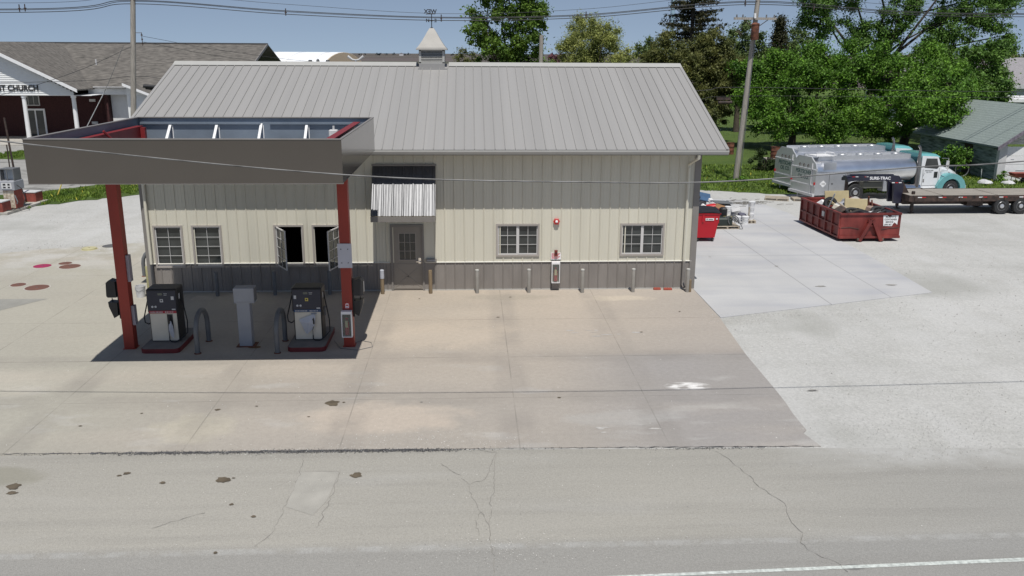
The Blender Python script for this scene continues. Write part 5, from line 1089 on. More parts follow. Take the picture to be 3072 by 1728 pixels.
# porch gable facing the yard
ax, az, ex, ez = -37.0, 8.02, -29.5, 4.30
P_('porch_roof', MB().prism([(2*ax-ex, ez-.1), (ax, az-.1), (ex, ez-.1), (ex, ez), (ax, az), (2*ax-ex, ez)], 46.3, 60, 'y'), SHING, ch)
lap = MB(); z = 4.02; 
lap.prism([(-43.9, 3.82), (-30.1, 3.82), (-30.1, 4.0), (ax, 7.75), (-43.9, 4.0)], 46.92, 47.0, 'y')
z = 3.82
while z < 7.5:
    xr = -30.1 if z < 4.0 else -30.1+(z-4.0)/(7.75-4.0)*(ax+30.1); xl = 2*ax-xr
    lap.add([(xl, 46.915, z+.15), (xr, 46.915, z+.15), (xr, 46.88, z+.004), (xl, 46.88, z+.004), (xr, 46.918, z+.001), (xl, 46.918, z+.001)], [(0, 1, 2, 3), (3, 2, 4, 5)]); z += .155
P_('porch_gable', lap, SIDING, ch)
fb = MB()
for s_ in (1, -1):
    X = lambda x: x if s_ > 0 else 2*ax-x
    fb.add([(X(ex-.02), 46.22, ez-.24), (X(ax), 46.22, az-.24), (X(ax), 46.22, az+.02), (X(ex-.02), 46.22, ez+.02), (X(ex-.02), 46.29, ez-.24), (X(ax), 46.29, az-.24), (X(ax), 46.29, az+.02), (X(ex-.02), 46.29, ez+.02)], [(0, 1, 2, 3), (7, 6, 5, 4), (3, 2, 6, 7), (0, 4, 5, 1)])
P_('gable_fascia', fb, WHITE, ch)
P_('porch_soffit', MB().box(-49.9, 46.95, 3.78, -28.7, 51, 3.815), WHITE, ch)
P_('eave_board', MB().box(-30.05, 49.62, 3.75, -26.35, 49.72, 4.36), SIDING, ch); P_('eave_gutter', MB().box(-29.45, 49.2, 4.36, -26.3, 49.29, 4.43), DWHITE, ch)
for x in (-34.2, -30.25, -38.2, -42.2): P_('porch_column', MB().lathe([(.24, .16), (.24, .3), (.18, .32), (.16, 3.6), (.21, 3.62), (.21, 3.78)], (x, 47.15, 0), 20), WHITE, ch, smooth=True)
so_ = text('BAPTIST CHURCH', .66, TXT, (0, 0, 0), name='lettering', depth=.03, off=.014, sx=.88, align='RIGHT'); so_.parent = ch; so_.location = (-32.80+36, 46.86-50, 4.36)
dr_ = P_('entrance_door', MB().box(-36.1, 50.93, .16, -35.95, 50.995, 2.35).box(-34.6, 50.93, .16, -34.45, 50.995, 2.35).box(-36.1, 50.93, 2.35, -34.45, 50.995, 2.5).box(-35.33, 50.93, .16, -35.22, 50.995, 2.35), WHITE, ch); P_('door_glass', MB().box(-35.95, 50.96, .17, -34.6, 50.99, 2.35), GLASS, dr_)
for x0 in (-36.2,): 
    w_ = P_('window', MB().box(x0, 50.93, 2.75, x0+1.4, 50.995, 2.82).box(x0, 50.93, 3.7, x0+1.4, 50.995, 3.77).box(x0, 50.93, 2.82, x0+.06, 50.995, 3.7).box(x0+1.34, 50.93, 2.82, x0+1.4, 50.995, 3.7).box(x0+.45, 50.94, 2.82, x0+.48, 50.99, 3.7).box(x0+.9, 50.94, 2.82, x0+.93, 50.99, 3.7), DWHITE, ch); P_('pane', MB().box(x0+.05, 50.96, 2.8, x0+1.35, 50.992, 3.72), GLASS, w_)
for z in (1.2, 3.1): P_('wall_lamp', MB().box(-30.6, 50.9, z, -30.1, 50.99, z+.22), DWHITE, ch)
# small wing with half gable
P_('wing_wall', MB().prism([(-26.3, 0), (-24.3, 0), (-24.3, 3.75), (-26.3, 4.55)], 48.0, 48.2, 'y').box(-26.3, 48.2, 0, -26.1, 51, 4.3).box(-28.55, 50.4, 0, -26.31, 50.6, 4.28), SIDING, ch)
lp = MB(); z = .1
while z < 3.8: lp.add([(-26.1, 47.995, z+.15), (-24.3, 47.995, z+.15), (-24.3, 47.96, z), (-26.1, 47.96, z)], [(0, 1, 2, 3)]); z += .155
P_('wing_siding', lp, SIDING, ch)
P_('wing_roof', MB().add([(-26.3, 47.3, 4.74), (-24.05, 47.3, 3.84), (-24.05, 52, 3.84), (-26.3, 52, 4.74), (-26.3, 47.3, 4.62), (-24.05, 47.3, 3.72), (-24.05, 52, 3.72), (-26.3, 52, 4.62)], [(0, 1, 2, 3), (7, 6, 5, 4), (0, 4, 5, 1), (1, 5, 6, 2), (3, 7, 4, 0)]), SHING, ch)
P_('wing_fascia', MB().add([(-26.3, 47.22, 4.58), (-24.0, 47.22, 3.66), (-24.0, 47.22, 3.86), (-26.3, 47.22, 4.78), (-26.3, 47.29, 4.58), (-24.0, 47.29, 3.66), (-24.0, 47.29, 3.86), (-26.3, 47.29, 4.78)], [(0, 1, 2, 3), (7, 6, 5, 4), (3, 2, 6, 7), (0, 4, 5, 1)]), WHITE, ch)
0 and P_('wing_gutter', MB().box(-28.6, 47.7, 4.4, -26.3, 47.8, 4.5), DWHITE, ch)
for i in range(3): P_('roof_pipe', MB().cyl((-22.6+i*.36, 55.2, 5.9), .07, .35, 8).cyl((-22.6+i*.36, 55.2, 6.25), .11, .06, 8), GREYM, ch)
P_('roof_stack', MB().cyl((-31.4, 55.2, 6.1), .07, .5, 8), DWHITE, ch)
# shed vents and yard light seen over the ridge
vb = thing('rear_shed', 'low grey shed roof with three small metal vents behind the building ridge', 'shed', (-12, 55, 0))
P_('walls', MB().box(-19, 52, 0, -8, 62, 4.6), SIDING, vb); P_('roof', MB().prism([(51.6, 4.5), (57, 5.85), (62.4, 4.5), (62.4, 4.6), (57, 5.95), (51.6, 4.6)], -19.3, -7.7, 'x'), ROOF, vb)
for x, k in ((-12.7, 0), (-12.0, 1), (-11.1, 2)): P_('vent', MB().cyl((x, 57, 5.9), .17, .72, 10) if k != 1 else MB().lathe([(.1, 5.9), (.1, 6.4), (.15, 6.45), (.15, 6.6), (.06, 6.72), (0, 6.72)], (x, 57, 0), 10), GREYM, vb)
yl = thing('yard_light', 'grey yard light post with two angled lamp heads behind the ridge', 'yard light', (-8.9, 60, 0))
part('post', MB().tube([(0, 0, 0), (0, 0, 6.6)], [.13, .10], 8), GREYP, yl)
for s_ in (-1, 1): part('lamp_head', MB().tube([(0, 0, 6.6), (s_*.3, 0, 6.62), (s_*.75, 0, 6.95)], [.05, .10, .13], 8), DWHITE, yl)
# fabric arch building
qh = thing('arch_building', 'long white fabric arch building with a tan end wall behind the church', 'arch building', (-22.5, 150, 0), R(-24))
n = 18; arc = [(9.5*math.cos(math.pi*k/n), 7.35*math.sin(math.pi*k/n)**.85 if 0 < k < n else 0) for k in range(n+1)]
part('cover', MB().prism(arc, -60, 0, 'x'), TARP, qh, smooth=True)
part('end_wall', MB().prism([(a*.99, b*.99) for a, b in arc], .001, .15, 'x'), TANW, qh)
rbm = MB()
for k in range(10):
    x = -57+6*k
    for i in range(n): (a0, b0), (a1, b1) = arc[i], arc[i+1]; rbm.add([(x, a0*1.004, b0*1.004), (x+.3, a0*1.004, b0*1.004), (x+.3, a1*1.004, b1*1.004), (x, a1*1.004, b1*1.004)], [(0, 1, 2, 3)])
part('seams', rbm, WHITE, qh)

# ------------------------------------------------------------------ garage and long buildings, far right
ga = thing('garage', 'old garage with grey green shingles, peeling green side and white door', 'garage', (33.6, 24, 0))
def GP(n, m_, mt, p=ga): return part(n, m_, mt, p, world=True)
GP('side_wall', MB().box(33.75, 24.3, 0, 33.95, 33.6, 2.2), SIDEG); 
GP('front_wall', MB().box(33.75, 24.1, 0, 34.15, 24.3, 2.2).box(38.4, 24.1, 0, 39.6, 24.3, 2.2).prism([(33.75, 2.2), (39.6, 2.2), (36.68, 4.15)], 24.1, 24.3, 'y').box(33.951, 33.4, 0, 39.6, 33.6, 2.2).prism([(33.75, 2.2), (39.6, 2.2), (36.68, 4.15)], 33.4, 33.6, 'y'), mat('peeling white boards', (.50, .48, .44), .9, 0, .35, 5, stretch=(.4, 1, 3)))
gr_ = MB().prism([(33.35, 2.0), (36.68, 4.28), (40.0, 2.0), (40.0, 2.1), (36.68, 4.40), (33.35, 2.1)], 23.7, 34.0, 'y'); GP('roof', gr_, SHINGG)
crs = MB()
for k in range(18): t0 = k/18; x = 33.35+(36.68-33.35)*t0; z = 2.1+2.3*t0; crs.add([(x, 23.68, z+.004), (x+.03, 23.68, z+.03), (x+.03, 34.02, z+.03), (x, 34.02, z+.004)], [(0, 1, 2, 3)])
GP('shingle_courses', crs, mat('shingle edge', (.30, .35, .33), .9))
gd = GP('garage_door', MB().box(34.15, 24.14, .0, 38.4, 24.2, .5).box(34.15, 24.15, .512, 38.4, 24.2, 1.0).box(34.15, 24.14, 1.012, 38.4, 24.2, 1.5).box(34.15, 24.15, 1.512, 38.4, 24.2, 2.05), WHITE); GP('door_marks', MB().box(34.5, 24.13, 1.28, 34.7, 24.139, 1.31).box(35.6, 24.13, 1.28, 35.9, 24.139, 1.32).box(34.9, 24.13, .62, 35.5, 24.149, .64), GREYP, gd)
GP('bargeboard', MB().add([(33.3, 23.62, 1.86), (36.68, 23.62, 4.16), (36.68, 23.62, 4.36), (33.3, 23.62, 2.08), (33.3, 23.68, 1.86), (36.68, 23.68, 4.16), (36.68, 23.68, 4.36), (33.3, 23.68, 2.08)], [(0, 1, 2, 3), (7, 6, 5, 4), (3, 2, 6, 7), (0, 4, 5, 1)]), mat('purplish board', (.16, .14, .17), .9, 0, .4, 6))
GP('side_door', MB().box(33.70, 27.0, 0, 33.749, 27.9, 1.9), mat('dark door', (.035, .022, .018), .8)); GP('corner_post', MB().box(33.68, 24.03, 0, 33.749, 24.3, 2.15).box(33.749, 24.03, 0, 34.15, 24.099, 2.1), DWHITE)
lb_ = thing('long_barn', 'long low building with grey patterned roof and white wall at the right edge', 'building', (54, 60, 0))
part('walls', MB().box(-8, 2, 0, 40, 10, 4.4), WHITE, lb_, world=False); part('roof', MB().prism([(1.2, 4.35), (6, 7.0), (10.8, 4.35), (10.8, 4.5), (6, 7.15), (1.2, 4.5)], -8.6, 40, 'x'), SHINGH, lb_)
part('eave_fascia', MB().box(-8.6, 1.1, 4.1, 40, 1.19, 4.5), DWHITE, lb_)
wb = thing('white_flat_building', 'grey walled building with flat white roof behind the old garage', 'building', (50, 47, 0))
part('walls', MB().box(-4.2, 0, 0, 24, 6, 3.5), mat('blue grey wall', (.25, .28, .32), .8), wb); part('roof', MB().box(-4.6, -.5, 3.5, 24, 6.5, 3.75), WHITE, wb); part('roof_pipe', MB().cyl((-1, 2, 3.76), .1, .5, 8), GREYM, wb)
# yard things by the garage
wbw = thing('wheelbarrow', 'rusty red wheelbarrow planter in front of the white garage door', 'wheelbarrow', (34.5, 23.2, 0))
part('tray', MB().add([(-.3, -.22, .35), (.3, -.22, .35), (.3, .22, .35), (-.3, .22, .35), (-.45, -.32, .62), (.5, -.32, .62), (.5, .32, .62), (-.45, .32, .62)], [(0, 3, 2, 1), (0, 1, 5, 4), (1, 2, 6, 5), (2, 3, 7, 6), (3, 0, 4, 7), (4, 5, 6, 7)]), OLDRED, wbw)
part('wheel', MB().cyl((.38, -.04, .18), .18, .08, 16, 'y'), RUBBER, wbw)
for s_ in (-1, 1): part('handle', MB().tube([(.38, s_*.1, .18), (-.1, s_*.2, .33), (-.85, s_*.28, .55)], .02, 6), TIMB, wbw); part('leg', MB().tube([(-.25, s_*.2, .34), (-.3, s_*.22, 0)], .018, 6), BLKM, wbw)
def rock(x, y, r, lb, sd_):
    rn = random.Random(sd_); m_ = MB(); pr = [(0, .0)]; vs = []; 
    m_.lathe([(r*.9, -.02), (r, r*.15), (r*.8, r*.4), (r*.4, r*.55), (0, r*.58)], (0, 0, 0), 9); m_.v = [(a*(1+rn.uniform(-.15, .15)), b*(1+rn.uniform(-.15, .15)), c*(1+rn.uniform(-.2, .2))) for a, b, c in m_.v]
    o = bpy.data.objects.new('rock', m_.mesh('rock', DWHITE)); COL.objects.link(o); o.location = (x, y, 0); tag(o, lb, 'rock', 'pale rocks on the lawn edge')
rock(32.4, 23.0, .42, 'pale rock left on the lawn edge between truck and garage', 1); rock(33.7, 22.8, .36, 'pale rock right beside the wheelbarrow', 2)
gl = thing('kettle_grill', 'dark kettle grill with a dull dome lid against the green garage wall', 'grill', (33.1, 27.2, 0))
part('bowl', MB().lathe([(.05, .62), (.25, .70), (.32, .85)], n=18), BLACK, gl, smooth=True); part('lid', MB().lathe([(.33, .86), (.26, 1.02), (.1, 1.10), (0, 1.11)], n=18), GREYM, gl, smooth=True)
for q in (0, 2.1, 4.2): part('leg', MB().tube([(.2*math.cos(q), .2*math.sin(q), .7), (.32*math.cos(q), .32*math.sin(q), 0)], .015, 6), BLKM, gl)
hp = MB(); hp.tube([(32.6+.42*math.cos(k*math.pi/12), 25.9, .45+.42*math.sin(k*math.pi/12)) for k in range(25)], .035, 6); solo('wheel_hoop', hp, GREYM, 'grey wheel hoop leaning by the dark garage side', 'hoop', origin=(32.6, 25.9, 0))
solo('white_stake', MB().tube([(33.3, 24.9, 0), (33.25, 24.9, .62)], .02, 6), WHITE, 'short white stake left of the garage corner', 'stake', origin=(33.3, 24.9, 0))
def barrel(x, y, z, h, r, lb):
    b = thing('rusty_barrel', lb, 'barrel', (x, y, z), group='rusty steel barrels on the lawn')
    part('drum', MB().lathe([(r, 0), (r, .02), (r*.97, .03), (r*.97, h*.33), (r, h*.35), (r*.97, h*.37), (r*.97, h*.66), (r, h*.68), (r*.97, h*.70), (r*.97, h-.03), (r, h-.02), (r, h), (r*.93, h), (r*.93, h-.1), (0, h-.1)], n=20), RUST, b, smooth=True); part('rim_tear', MB().tube([(r*math.cos(q), r*math.sin(q), h+.02*math.sin(q*5)) for q in [k*.4 for k in range(12)]], .012, 5), BLKM, b)
barrel(21.7, 38.6, 0, .85, .30, 'rusty barrel on the lawn left of the right utility pole'); barrel(22.0, 29.6, .75, .72, .30, 'rusty barrel standing on the old fence pen')
fp = thing('wood_pen', 'dark weathered vertical board pen under the rusty barrel', 'fence pen', (21.4, 29.2, 0))
m_ = MB(); rn = random.Random(2)
for k in range(12): x = -.6+k*.14; m_.box(x, -.02, 0, x+.11, .02, .85+rn.uniform(-.2, .05))
part('boards', m_, mat('black weathered boards', (.05, .042, .035), .95), fp); part('floor', MB().box(-.1, .03, .62, 1.1, .8, .75), WOODP, fp)
solo('fence_post', MB().tube([(15.9, 29.5, 0), (15.92, 29.5, 1.1)], .03, 6), BLKM, 'thin dark post standing alone in the lawn', 'post', origin=(15.9, 29.5, 0))

# ------------------------------------------------------------------ poles and cables
def upole(name, pts, label, r0=.165, r1=.13): 
    p = thing(name, label, 'utility pole', pts[0]); n = 12; a, b = Vector(pts[0]), Vector(pts[1])
    P_('pole', MB().tube([a.lerp(b, k/n) for k in range(n+1)], [r0+(r1-r0)*k/n for k in range(n+1)], 12), WOODP, p, smooth=True); return p
pr_ = upole('utility_pole', ((17.75, 24, -.05), (18.35, 24, 11.5)), 'leaning weathered utility pole with crossarm and rusty transformer')
P_('crossarm', MB().box(16.95, 23.80, 9.20, 19.38, 23.90, 9.33), WOODP, pr_)
for x in (17.1, 17.45, 18.8, 19.25): P_('insulator', MB().lathe([(.03, 9.33), (.05, 9.38), (.03, 9.42), (.05, 9.46), (0, 9.5)], (x, 23.85, 0), 10), GREYM, pr_)
P_('fuse_cutout', MB().tube([(18.10, 23.7, 9.28), (18.08, 23.7, 9.55)], .07, 8), WHITE, pr_)
P_('crossarm_brace', MB().tube([(17.5, 23.85, 9.2), (17.98, 23.84, 8.85)], .022, 5).tube([(18.9, 23.85, 9.2), (18.4, 23.84, 8.85)], .022, 5), BLKM, pr_)
P_('transformer', MB().lathe([(.20, 8.10), (.22, 8.14), (.22, 8.92), (.25, 8.94), (.21, 9.0), (.05, 9.05), (0, 9.05)], (18.12, 23.58, 0), 18), RUST, pr_, smooth=True)
P_('conduit', MB().tube([(17.95, 23.82, .1), (18.1, 23.83, 4), (18.25, 23.85, 9)], .02, 5), GREYM, pr_)
P_('telecom_box', MB().tube([(16.4, 24, 4.62), (17.2, 24, 4.62)], .10, 8).box(16.3, 23.9, 4.75, 17.1, 24.1, 4.9), BLKM, pr_)
pl_ = upole('utility_pole', ((-17.35, 24, -.05), (-16.15, 24, 11.8)), 'tall cracked utility pole behind the left end of the canopy')
P_('insulator_rack', MB().tube([(-16.0, 23.85, 7.6), (-16.0, 23.85, 8.3)], .02, 6).tube([(-16.3, 23.85, 8.28), (-16.0, 23.85, 8.28)], .015, 5), BLKM, pl_)
for z in (7.7, 7.93, 8.16): P_('spool', MB().lathe([(.06, z-.04), (.035, z), (.06, z+.04)], (-16.0, 23.85, 0), 10), BLKM, pl_)
P_('splice_case', MB().tube([(-16.2, 23.9, 5.42), (-15.35, 23.9, 5.38)], .10, 10).tube([(-16.1, 23.9, 5.28), (-15.5, 23.9, 5.22)], .04, 6), BLACK, pl_, smooth=True)
pb = upole('utility_pole', ((7.3, 40, 0), (7.35, 40, 8.62)), 'short bare pole top rising above the ridge between two trees', .17, .15)
def cable(name, pts, r, m_, label, seg=14, sag=None):
    P = [Vector(p) for p in pts]; out = []
    for i in range(len(P)-1):
        for k in range(seg):
            q = k/seg
            # Catmull-Rom through the points
            p0 = P[i-1] if i else P[i]*2-P[i+1]; p3 = P[i+2] if i+2 < len(P) else P[i+1]*2-P[i]
            out.append(.5*((2*P[i])+(P[i+1]-p0)*q+(2*p0-5*P[i]+4*P[i+1]-p3)*q*q+(3*P[i]-p0-3*P[i+1]+p3)*q**3))
    out.append(P[-1])
    return solo(name, MB().tube(out, r, 6), m_, label, 'cable', origin=tuple(pts[0]), smooth=True)
sv_ = [(-26, -11, 8.6), (-12, -11, 6.55), (-6.23, -11, 5.77), (-.26, -11, 5.17), (4.29, -11, 5.03), (6.87, -11, 5.05), (10.26, -11, 5.3), (12.29, -11, 5.41), (20, -11, 6.1), (34, -11, 7.9)]
cable('service_cable', sv_, .0135, WIREG, 'single grey twisted service cable crossing in front of the building')
0 and solo('cable_splice', MB().tube([(9.78, -11.0, 5.235), (9.84, -11.0, 5.26), (9.98, -11.0, 5.275), (10.04, -11.0, 5.28)], [.015, .035, .035, .015], 8), BLKM, 'small dark splice on the front service cable at the right', 'cable splice', origin=(9.9, -11, 5.25))
X0 = (-60, -23.5, -16.3, -8.1, .45, 8.5, 17.84, 26, 33.9, 60)
cable('power_cable', [(x, 23.9, z) for x, z in zip(X0, (9.6, 9.47, 9.98, 9.50, 9.22, 9.42, 10.2, 9.75, 9.65, 9.9))], .020, WIRE, 'upper thick black cable of the spaced pair running between the poles')
cable('power_cable', [(x, 23.95, z) for x, z in zip(X0, (9.45, 9.30, 9.80, 9.32, 9.05, 9.26, 10.03, 9.60, 9.48, 9.7))], .020, WIRE, 'lower thick black cable of the spaced pair running between the poles')
cable('power_cable', [(x, 24.3, z) for x, z in zip(X0, (9.57, 9.44, 9.95, 9.46, 9.19, 9.38, 10.16, 9.72, 9.62, 9.86))], .016, WIRE, 'second thick black cable just behind the upper one')
cable('guy_messenger', [(x, 24.1, z) for x, z in zip(X0, (10.2, 9.80, 10.35, 9.85, 9.42, 9.72, 10.6, 10.1, 9.9, 10.3))], .010, WIRE, 'thin messenger wire above the thick cables')
for x, z in ((-22.4, 9.50), (-22.1, 9.52), (-8.1, 9.40), (.45, 9.14), (8.55, 9.36), (17.55, 10.08), (21.5, 9.86)):
    solo('cable_spacer', MB().tube([(x, 23.9, z-.16), (x, 23.92, z+.22)], .03, 6).box(x-.05, 23.86, z-.02, x+.05, 23.98, z+.03), BLKM, 'dark vertical cable spacer clipped on the thick cables', 'cable spacer', 'spacers on the overhead cables', origin=(x, 23.9, z))
cable('telephone_cable', [(-60, 24, 5.3), (-24.0, 24, 5.58), (-16.9, 24, 5.93), (-15.1, 24, 5.83), (-10, 24, 5.3), (4, 24, 5.0), (14.9, 24, 5.27), (18.0, 24, 5.47), (34.5, 24, 5.28), (60, 24, 5.6)], .014, WIRE, 'black telephone cable low on the poles')
cable('telephone_cable', [(9, 24.05, 4.6), (14.9, 24.05, 4.75), (17.95, 24.05, 4.98), (34.6, 24.05, 4.95), (60, 24, 5.1)], .009, WIRE, 'thin lower cable right of the leaning utility pole')
cable('drop_cable', [(-16.56, 24, 7.6), (-18.9, 21.5, 6.2), (-22, 18.5, 5.0), (-26, 15, 4.2)], .012, WIRE, 'drop cable sloping down left from the tall pole')
cable('drop_cable', [(-16.0, 24, 8.1), (-12, 27, 7.3), (-6, 32, 6.6), (6, 44, 6.4)], .010, WIRE, 'upper drop cable running right from the insulator rack')
cable('drop_cable', [(-16.0, 24, 7.8), (-12, 27, 6.95), (-6, 32, 6.2), (6, 44, 6.0)], .010, WIRE, 'lower drop cable running right from the insulator rack')
cable('guy_wire', [(-17.1, 24, 7.6), (-18.3, 24, 5.3), (-19.6, 24, 3.2), (-21.4, 24, .1)], .014, GREYM, 'taut guy wire bracing the tall left pole')
solo('guy_guard', MB().tube([(-18.45, 24, 5.05), (-19.75, 24, 2.95)], .022, 6), DWHITE, 'pale guard sleeve on the guy wire', 'guard', origin=(-18.4, 24, 5))

# ------------------------------------------------------------------ trees
def leaves(name, cl, n, size, m_, parent, seed=0, flat=.4, loc=(0, 0, 0), elong=1.0):
    """cl: clumps (x, y, z, r): many small leaf faces gathered in uneven clumps"""
    rnd = np.random.default_rng(seed); cl = np.array(cl, float); w = cl[:, 3]**2; w /= w.sum()
    idx = rnd.choice(len(cl), n, p=w); d = rnd.normal(0, 1, (n, 3)); d /= np.linalg.norm(d, axis=1)[:, None]
    rr = cl[idx, 3]*np.minimum(np.abs(rnd.normal(0, .62, n))+.12, 1.7); c = cl[idx, :3]+d*rr[:, None]*np.array([1, 1, .78])
    nr = d*.5+rnd.normal(0, .6, (n, 3))+np.array([0, 0, flat]); nr /= np.linalg.norm(nr, axis=1)[:, None]
    a = np.cross(nr, rnd.normal(0, 1, (n, 3))); a /= np.linalg.norm(a, axis=1)[:, None]; b = np.cross(nr, a)
    s = size*rnd.uniform(.55, 1.35, n)[:, None]; e = elong
    V = np.stack([c-a*s*e, c-b*s*.5, c+a*s*e, c+b*s*.5], 1)-np.array(loc)
    me = bpy.data.meshes.new(name); me.vertices.add(n*4); me.vertices.foreach_set('co', V.reshape(-1)); me.loops.add(n*4)
    me.loops.foreach_set('vertex_index', np.arange(n*4)); me.polygons.add(n); me.polygons.foreach_set('loop_start', np.arange(n)*4)
    me.update(calc_edges=True); me.materials.append(m_); o = bpy.data.objects.new(name, me); COL.objects.link(o)
    if parent: o.parent = parent
    return o
def tree(name, label, base, th, tr_, blobs, nl, ls, m_, seed, group=None, cr=.9, per=10, limbs=True, flat=.4, bark=BARK, elong=1.0):
    """blobs: (x, y, z, rx, ry, rz) in world metres"""
    t = thing(name, label, 'tree', base, group=group); rnd = random.Random(seed); cl = []; B = Vector(base)
    for bx_, by_, bz, rx, ry, rz in blobs:
        k = max(4, int(per*2.6*rx*rz/2.2))
        for i in range(k):
            while True:
                u = Vector((rnd.uniform(-1, 1), rnd.uniform(-1, 1), rnd.uniform(-1, 1)))
                if .25 < u.length < 1: break
            u = u*(.72+.28/u.length*u.length); cl.append((bx_+u.x*rx, by_+u.y*ry, bz+u.z*rz, cr*rnd.uniform(.45, 1.1)))
    leaves('crown', cl, nl, ls, m_, t, seed, flat, base, elong)
    tk = MB(); top = B+Vector((rnd.uniform(-.3, .3), 0, th)); tk.tube([B-B, (top-B)*.5+Vector((.08, 0, 0)), top-B], [tr_, tr_*.8, tr_*.62], 10)
    part('trunk', tk, bark, t, smooth=True)
    if limbs:
        lm = MB()
        for i, (bx_, by_, bz, rx, ry, rz) in enumerate(blobs):
            e = Vector((bx_, by_, bz+rz*.3)); s0 = B+(top-B)*rnd.uniform(.7, 1.0); mid = s0.lerp(e, .5)+Vector((rnd.uniform(-.13, .13), rnd.uniform(-.1, .1), rnd.uniform(-.02, .14)))*(e-s0).length
            lm.tube([s0-B, s0.lerp(mid, .5)-B+Vector((rnd.uniform(-.2, .2), 0, .15)), mid-B, e-B], [tr_*.36, tr_*.27, tr_*.18, tr_*.06], 7)
        for c in cl[::4]:
            bi = min(blobs, key=lambda q: (q[0]-c[0])**2+(q[1]-c[1])**2+(q[2]-c[2])**2); s0 = Vector(bi[:3]); e = Vector(c[:3]); lm.tube([s0-B, s0.lerp(e, .5)-B+Vector((0, 0, .1)), e-B], [tr_*.16, tr_*.1, .015], 5)
        part('limbs', lm, bark, t, smooth=True)
    return t
def ell(x0, x1, z0, z1, y, ry=None):
    rx, rz = (x1-x0)/2, (z1-z0)/2; return ((x0+x1)/2, y, (z0+z1)/2, rx, ry or rx, rz)
# green tree behind the middle of the ridge
tree('broadleaf_tree', 'fresh green tree with pointed shoots rising behind the middle of the ridge', (5.0, 42, 0), 6.0, .32,
     [ell(1.7, 4.6, 7.6, 10.8, 42), ell(3.4, 6.6, 9.0, 13.6, 42), ell(2.2, 5.4, 5.0, 8.8, 41.5), ell(4.6, 8.1, 7.2, 10.6, 42), ell(4.4, 7.4, 5.0, 8.2, 41.5), ell(5.6, 8.6, 9.4, 11.8, 42.5), ell(2.6, 4.4, 10.6, 12.6, 42), ell(5.6, 7.4, 11.0, 13.4, 42)], 40000, .115, LF_G, 1, cr=.62, per=9)
tree('shrub', 'thin budding shrub left of the green tree behind the ridge', (1.6, 40, 0), 5.8, .10, [ell(.3, 2.6, 5.6, 7.6, 40), ell(1.0, 2.6, 6.4, 8.0, 40.4)], 2600, .07, LF_O, 2, cr=.40, per=12)
tree('hedge', 'dark green hedge top between green tree and willow above the ridge', (6.5, 44, 0), 4, .2, [ell(3.2, 9.2, 5.0, 7.0, 44, 1.5)], 7000, .10, LF_G, 3, cr=.5, per=8)
tree('willow_tree', 'pale olive willow with fine drooping foliage right of the centre tree', (12.0, 46, 0), 5, .35,
     [ell(9.2, 13, 5.6, 9.0, 46), ell(11.4, 15.2, 5.6, 9.0, 46), ell(9.9, 13.0, 7.4, 10.3, 46), ell(11.6, 14.4, 7.2, 10.2, 46), ell(8.9, 11.0, 6.8, 9.2, 46)], 42000, .052, LF_W, 4, cr=.8, per=6, elong=2.0)
tree('redbud_tree', 'small purplish blossoming tree just above the ridge', (10.4, 60, 0), 4.5, .15, [ell(8.8, 12.2, 5.6, 7.4, 60, 1.4)], 2600, .11, LF_P, 5, cr=.45, per=9)
# spruce: drooping tiers
sp_ = thing('spruce_tree', 'tall ragged dark spruce rising behind the olive trees', 'tree', (23.6, 60, 0)); cl = []; rn = random.Random(12); lm = MB()
for k in range(30):
    z = 4.5+k*.40; L0 = (3.6 if z < 9 else 3.6*(1-(z-9)/11))+rn.uniform(-.6, .6)
    for q in range(7):
        a = rn.uniform(0, 6.28); L2 = L0*rn.uniform(.55, 1.1); lm.tube([(0, 0, z), (L2*math.cos(a)*.6, L2*math.sin(a)*.6, z-.05), (L2*math.cos(a), L2*math.sin(a), z+.15)], [.05, .035, .012], 5)
        for s_ in (.35, .6, .82, 1.0): cl.append((23.6+L2*s_*math.cos(a), 60+L2*s_*math.sin(a), z-.18+.2*s_, .38*(1.15-.4*s_)))
leaves('crown', cl, 26000, .10, LF_S, sp_, 6, .2, (23.6, 60, 0), 1.5); part('trunk', MB().tube([(0, 0, 0), (0, 0, 17)], [.35, .08], 10), BARK, sp_); part('limbs', lm, BARK, sp_)
# budding olive trees beside the building
tree('olive_tree', 'brownish olive budding tree touching the right roof edge', (18.4, 45, 0), 2.6, .22, [ell(16.3, 19.6, 4.6, 9.0, 45), ell(17.6, 20.8, 3.4, 8.2, 45), ell(17.2, 20.4, .9, 4.6, 44.5), ell(15.2, 17.4, 3.0, 7.6, 46)], 50000, .078, LF_O, 7, 'olive budding trees', cr=.6, per=11, elong=1.5)
tree('olive_tree', 'olive budding tree directly behind the leaning utility pole', (22.4, 46, 0), 2.6, .22, [ell(20.2, 23.2, 4.8, 9.3, 46.5), ell(21.4, 24.6, 3.0, 8.2, 46), ell(20.0, 23.6, 1.0, 4.8, 45.5)], 90000, .078, LF_O, 8, 'olive budding trees', cr=.6, per=11, elong=1.5)
tree('broadleaf_tree', 'light green tree peeking out left of the olive trees', (20, 62, 0), 5, .25, [ell(18.4, 21.8, 5.5, 9.2, 62)], 6000, .12, LF_T, 9, cr=.7, per=8)
tree('broadleaf_tree', 'mixed green tree behind the crossarm of the right utility pole', (28.0, 58, 0), 5, .3, [ell(25.4, 29.2, 4.2, 9.0, 58), ell(27.4, 31.0, 4.0, 9.6, 58), ell(26, 29, 8, 10.8, 58)], 14000, .12, LF_T, 10, cr=.7, per=8)
cl = []; dc = thing('conifer_tree', 'dark narrow conifer right of the utility pole', 'tree', (32.6, 61, 0))
for k in range(60): z = 4+k*.115; r_ = max(.1, 1.7*(1-(z-4)/7.2)); a = k*2.4; cl.append((32.6+r_*math.cos(a)*.8, 61+r_*math.sin(a)*.8, z, .55))
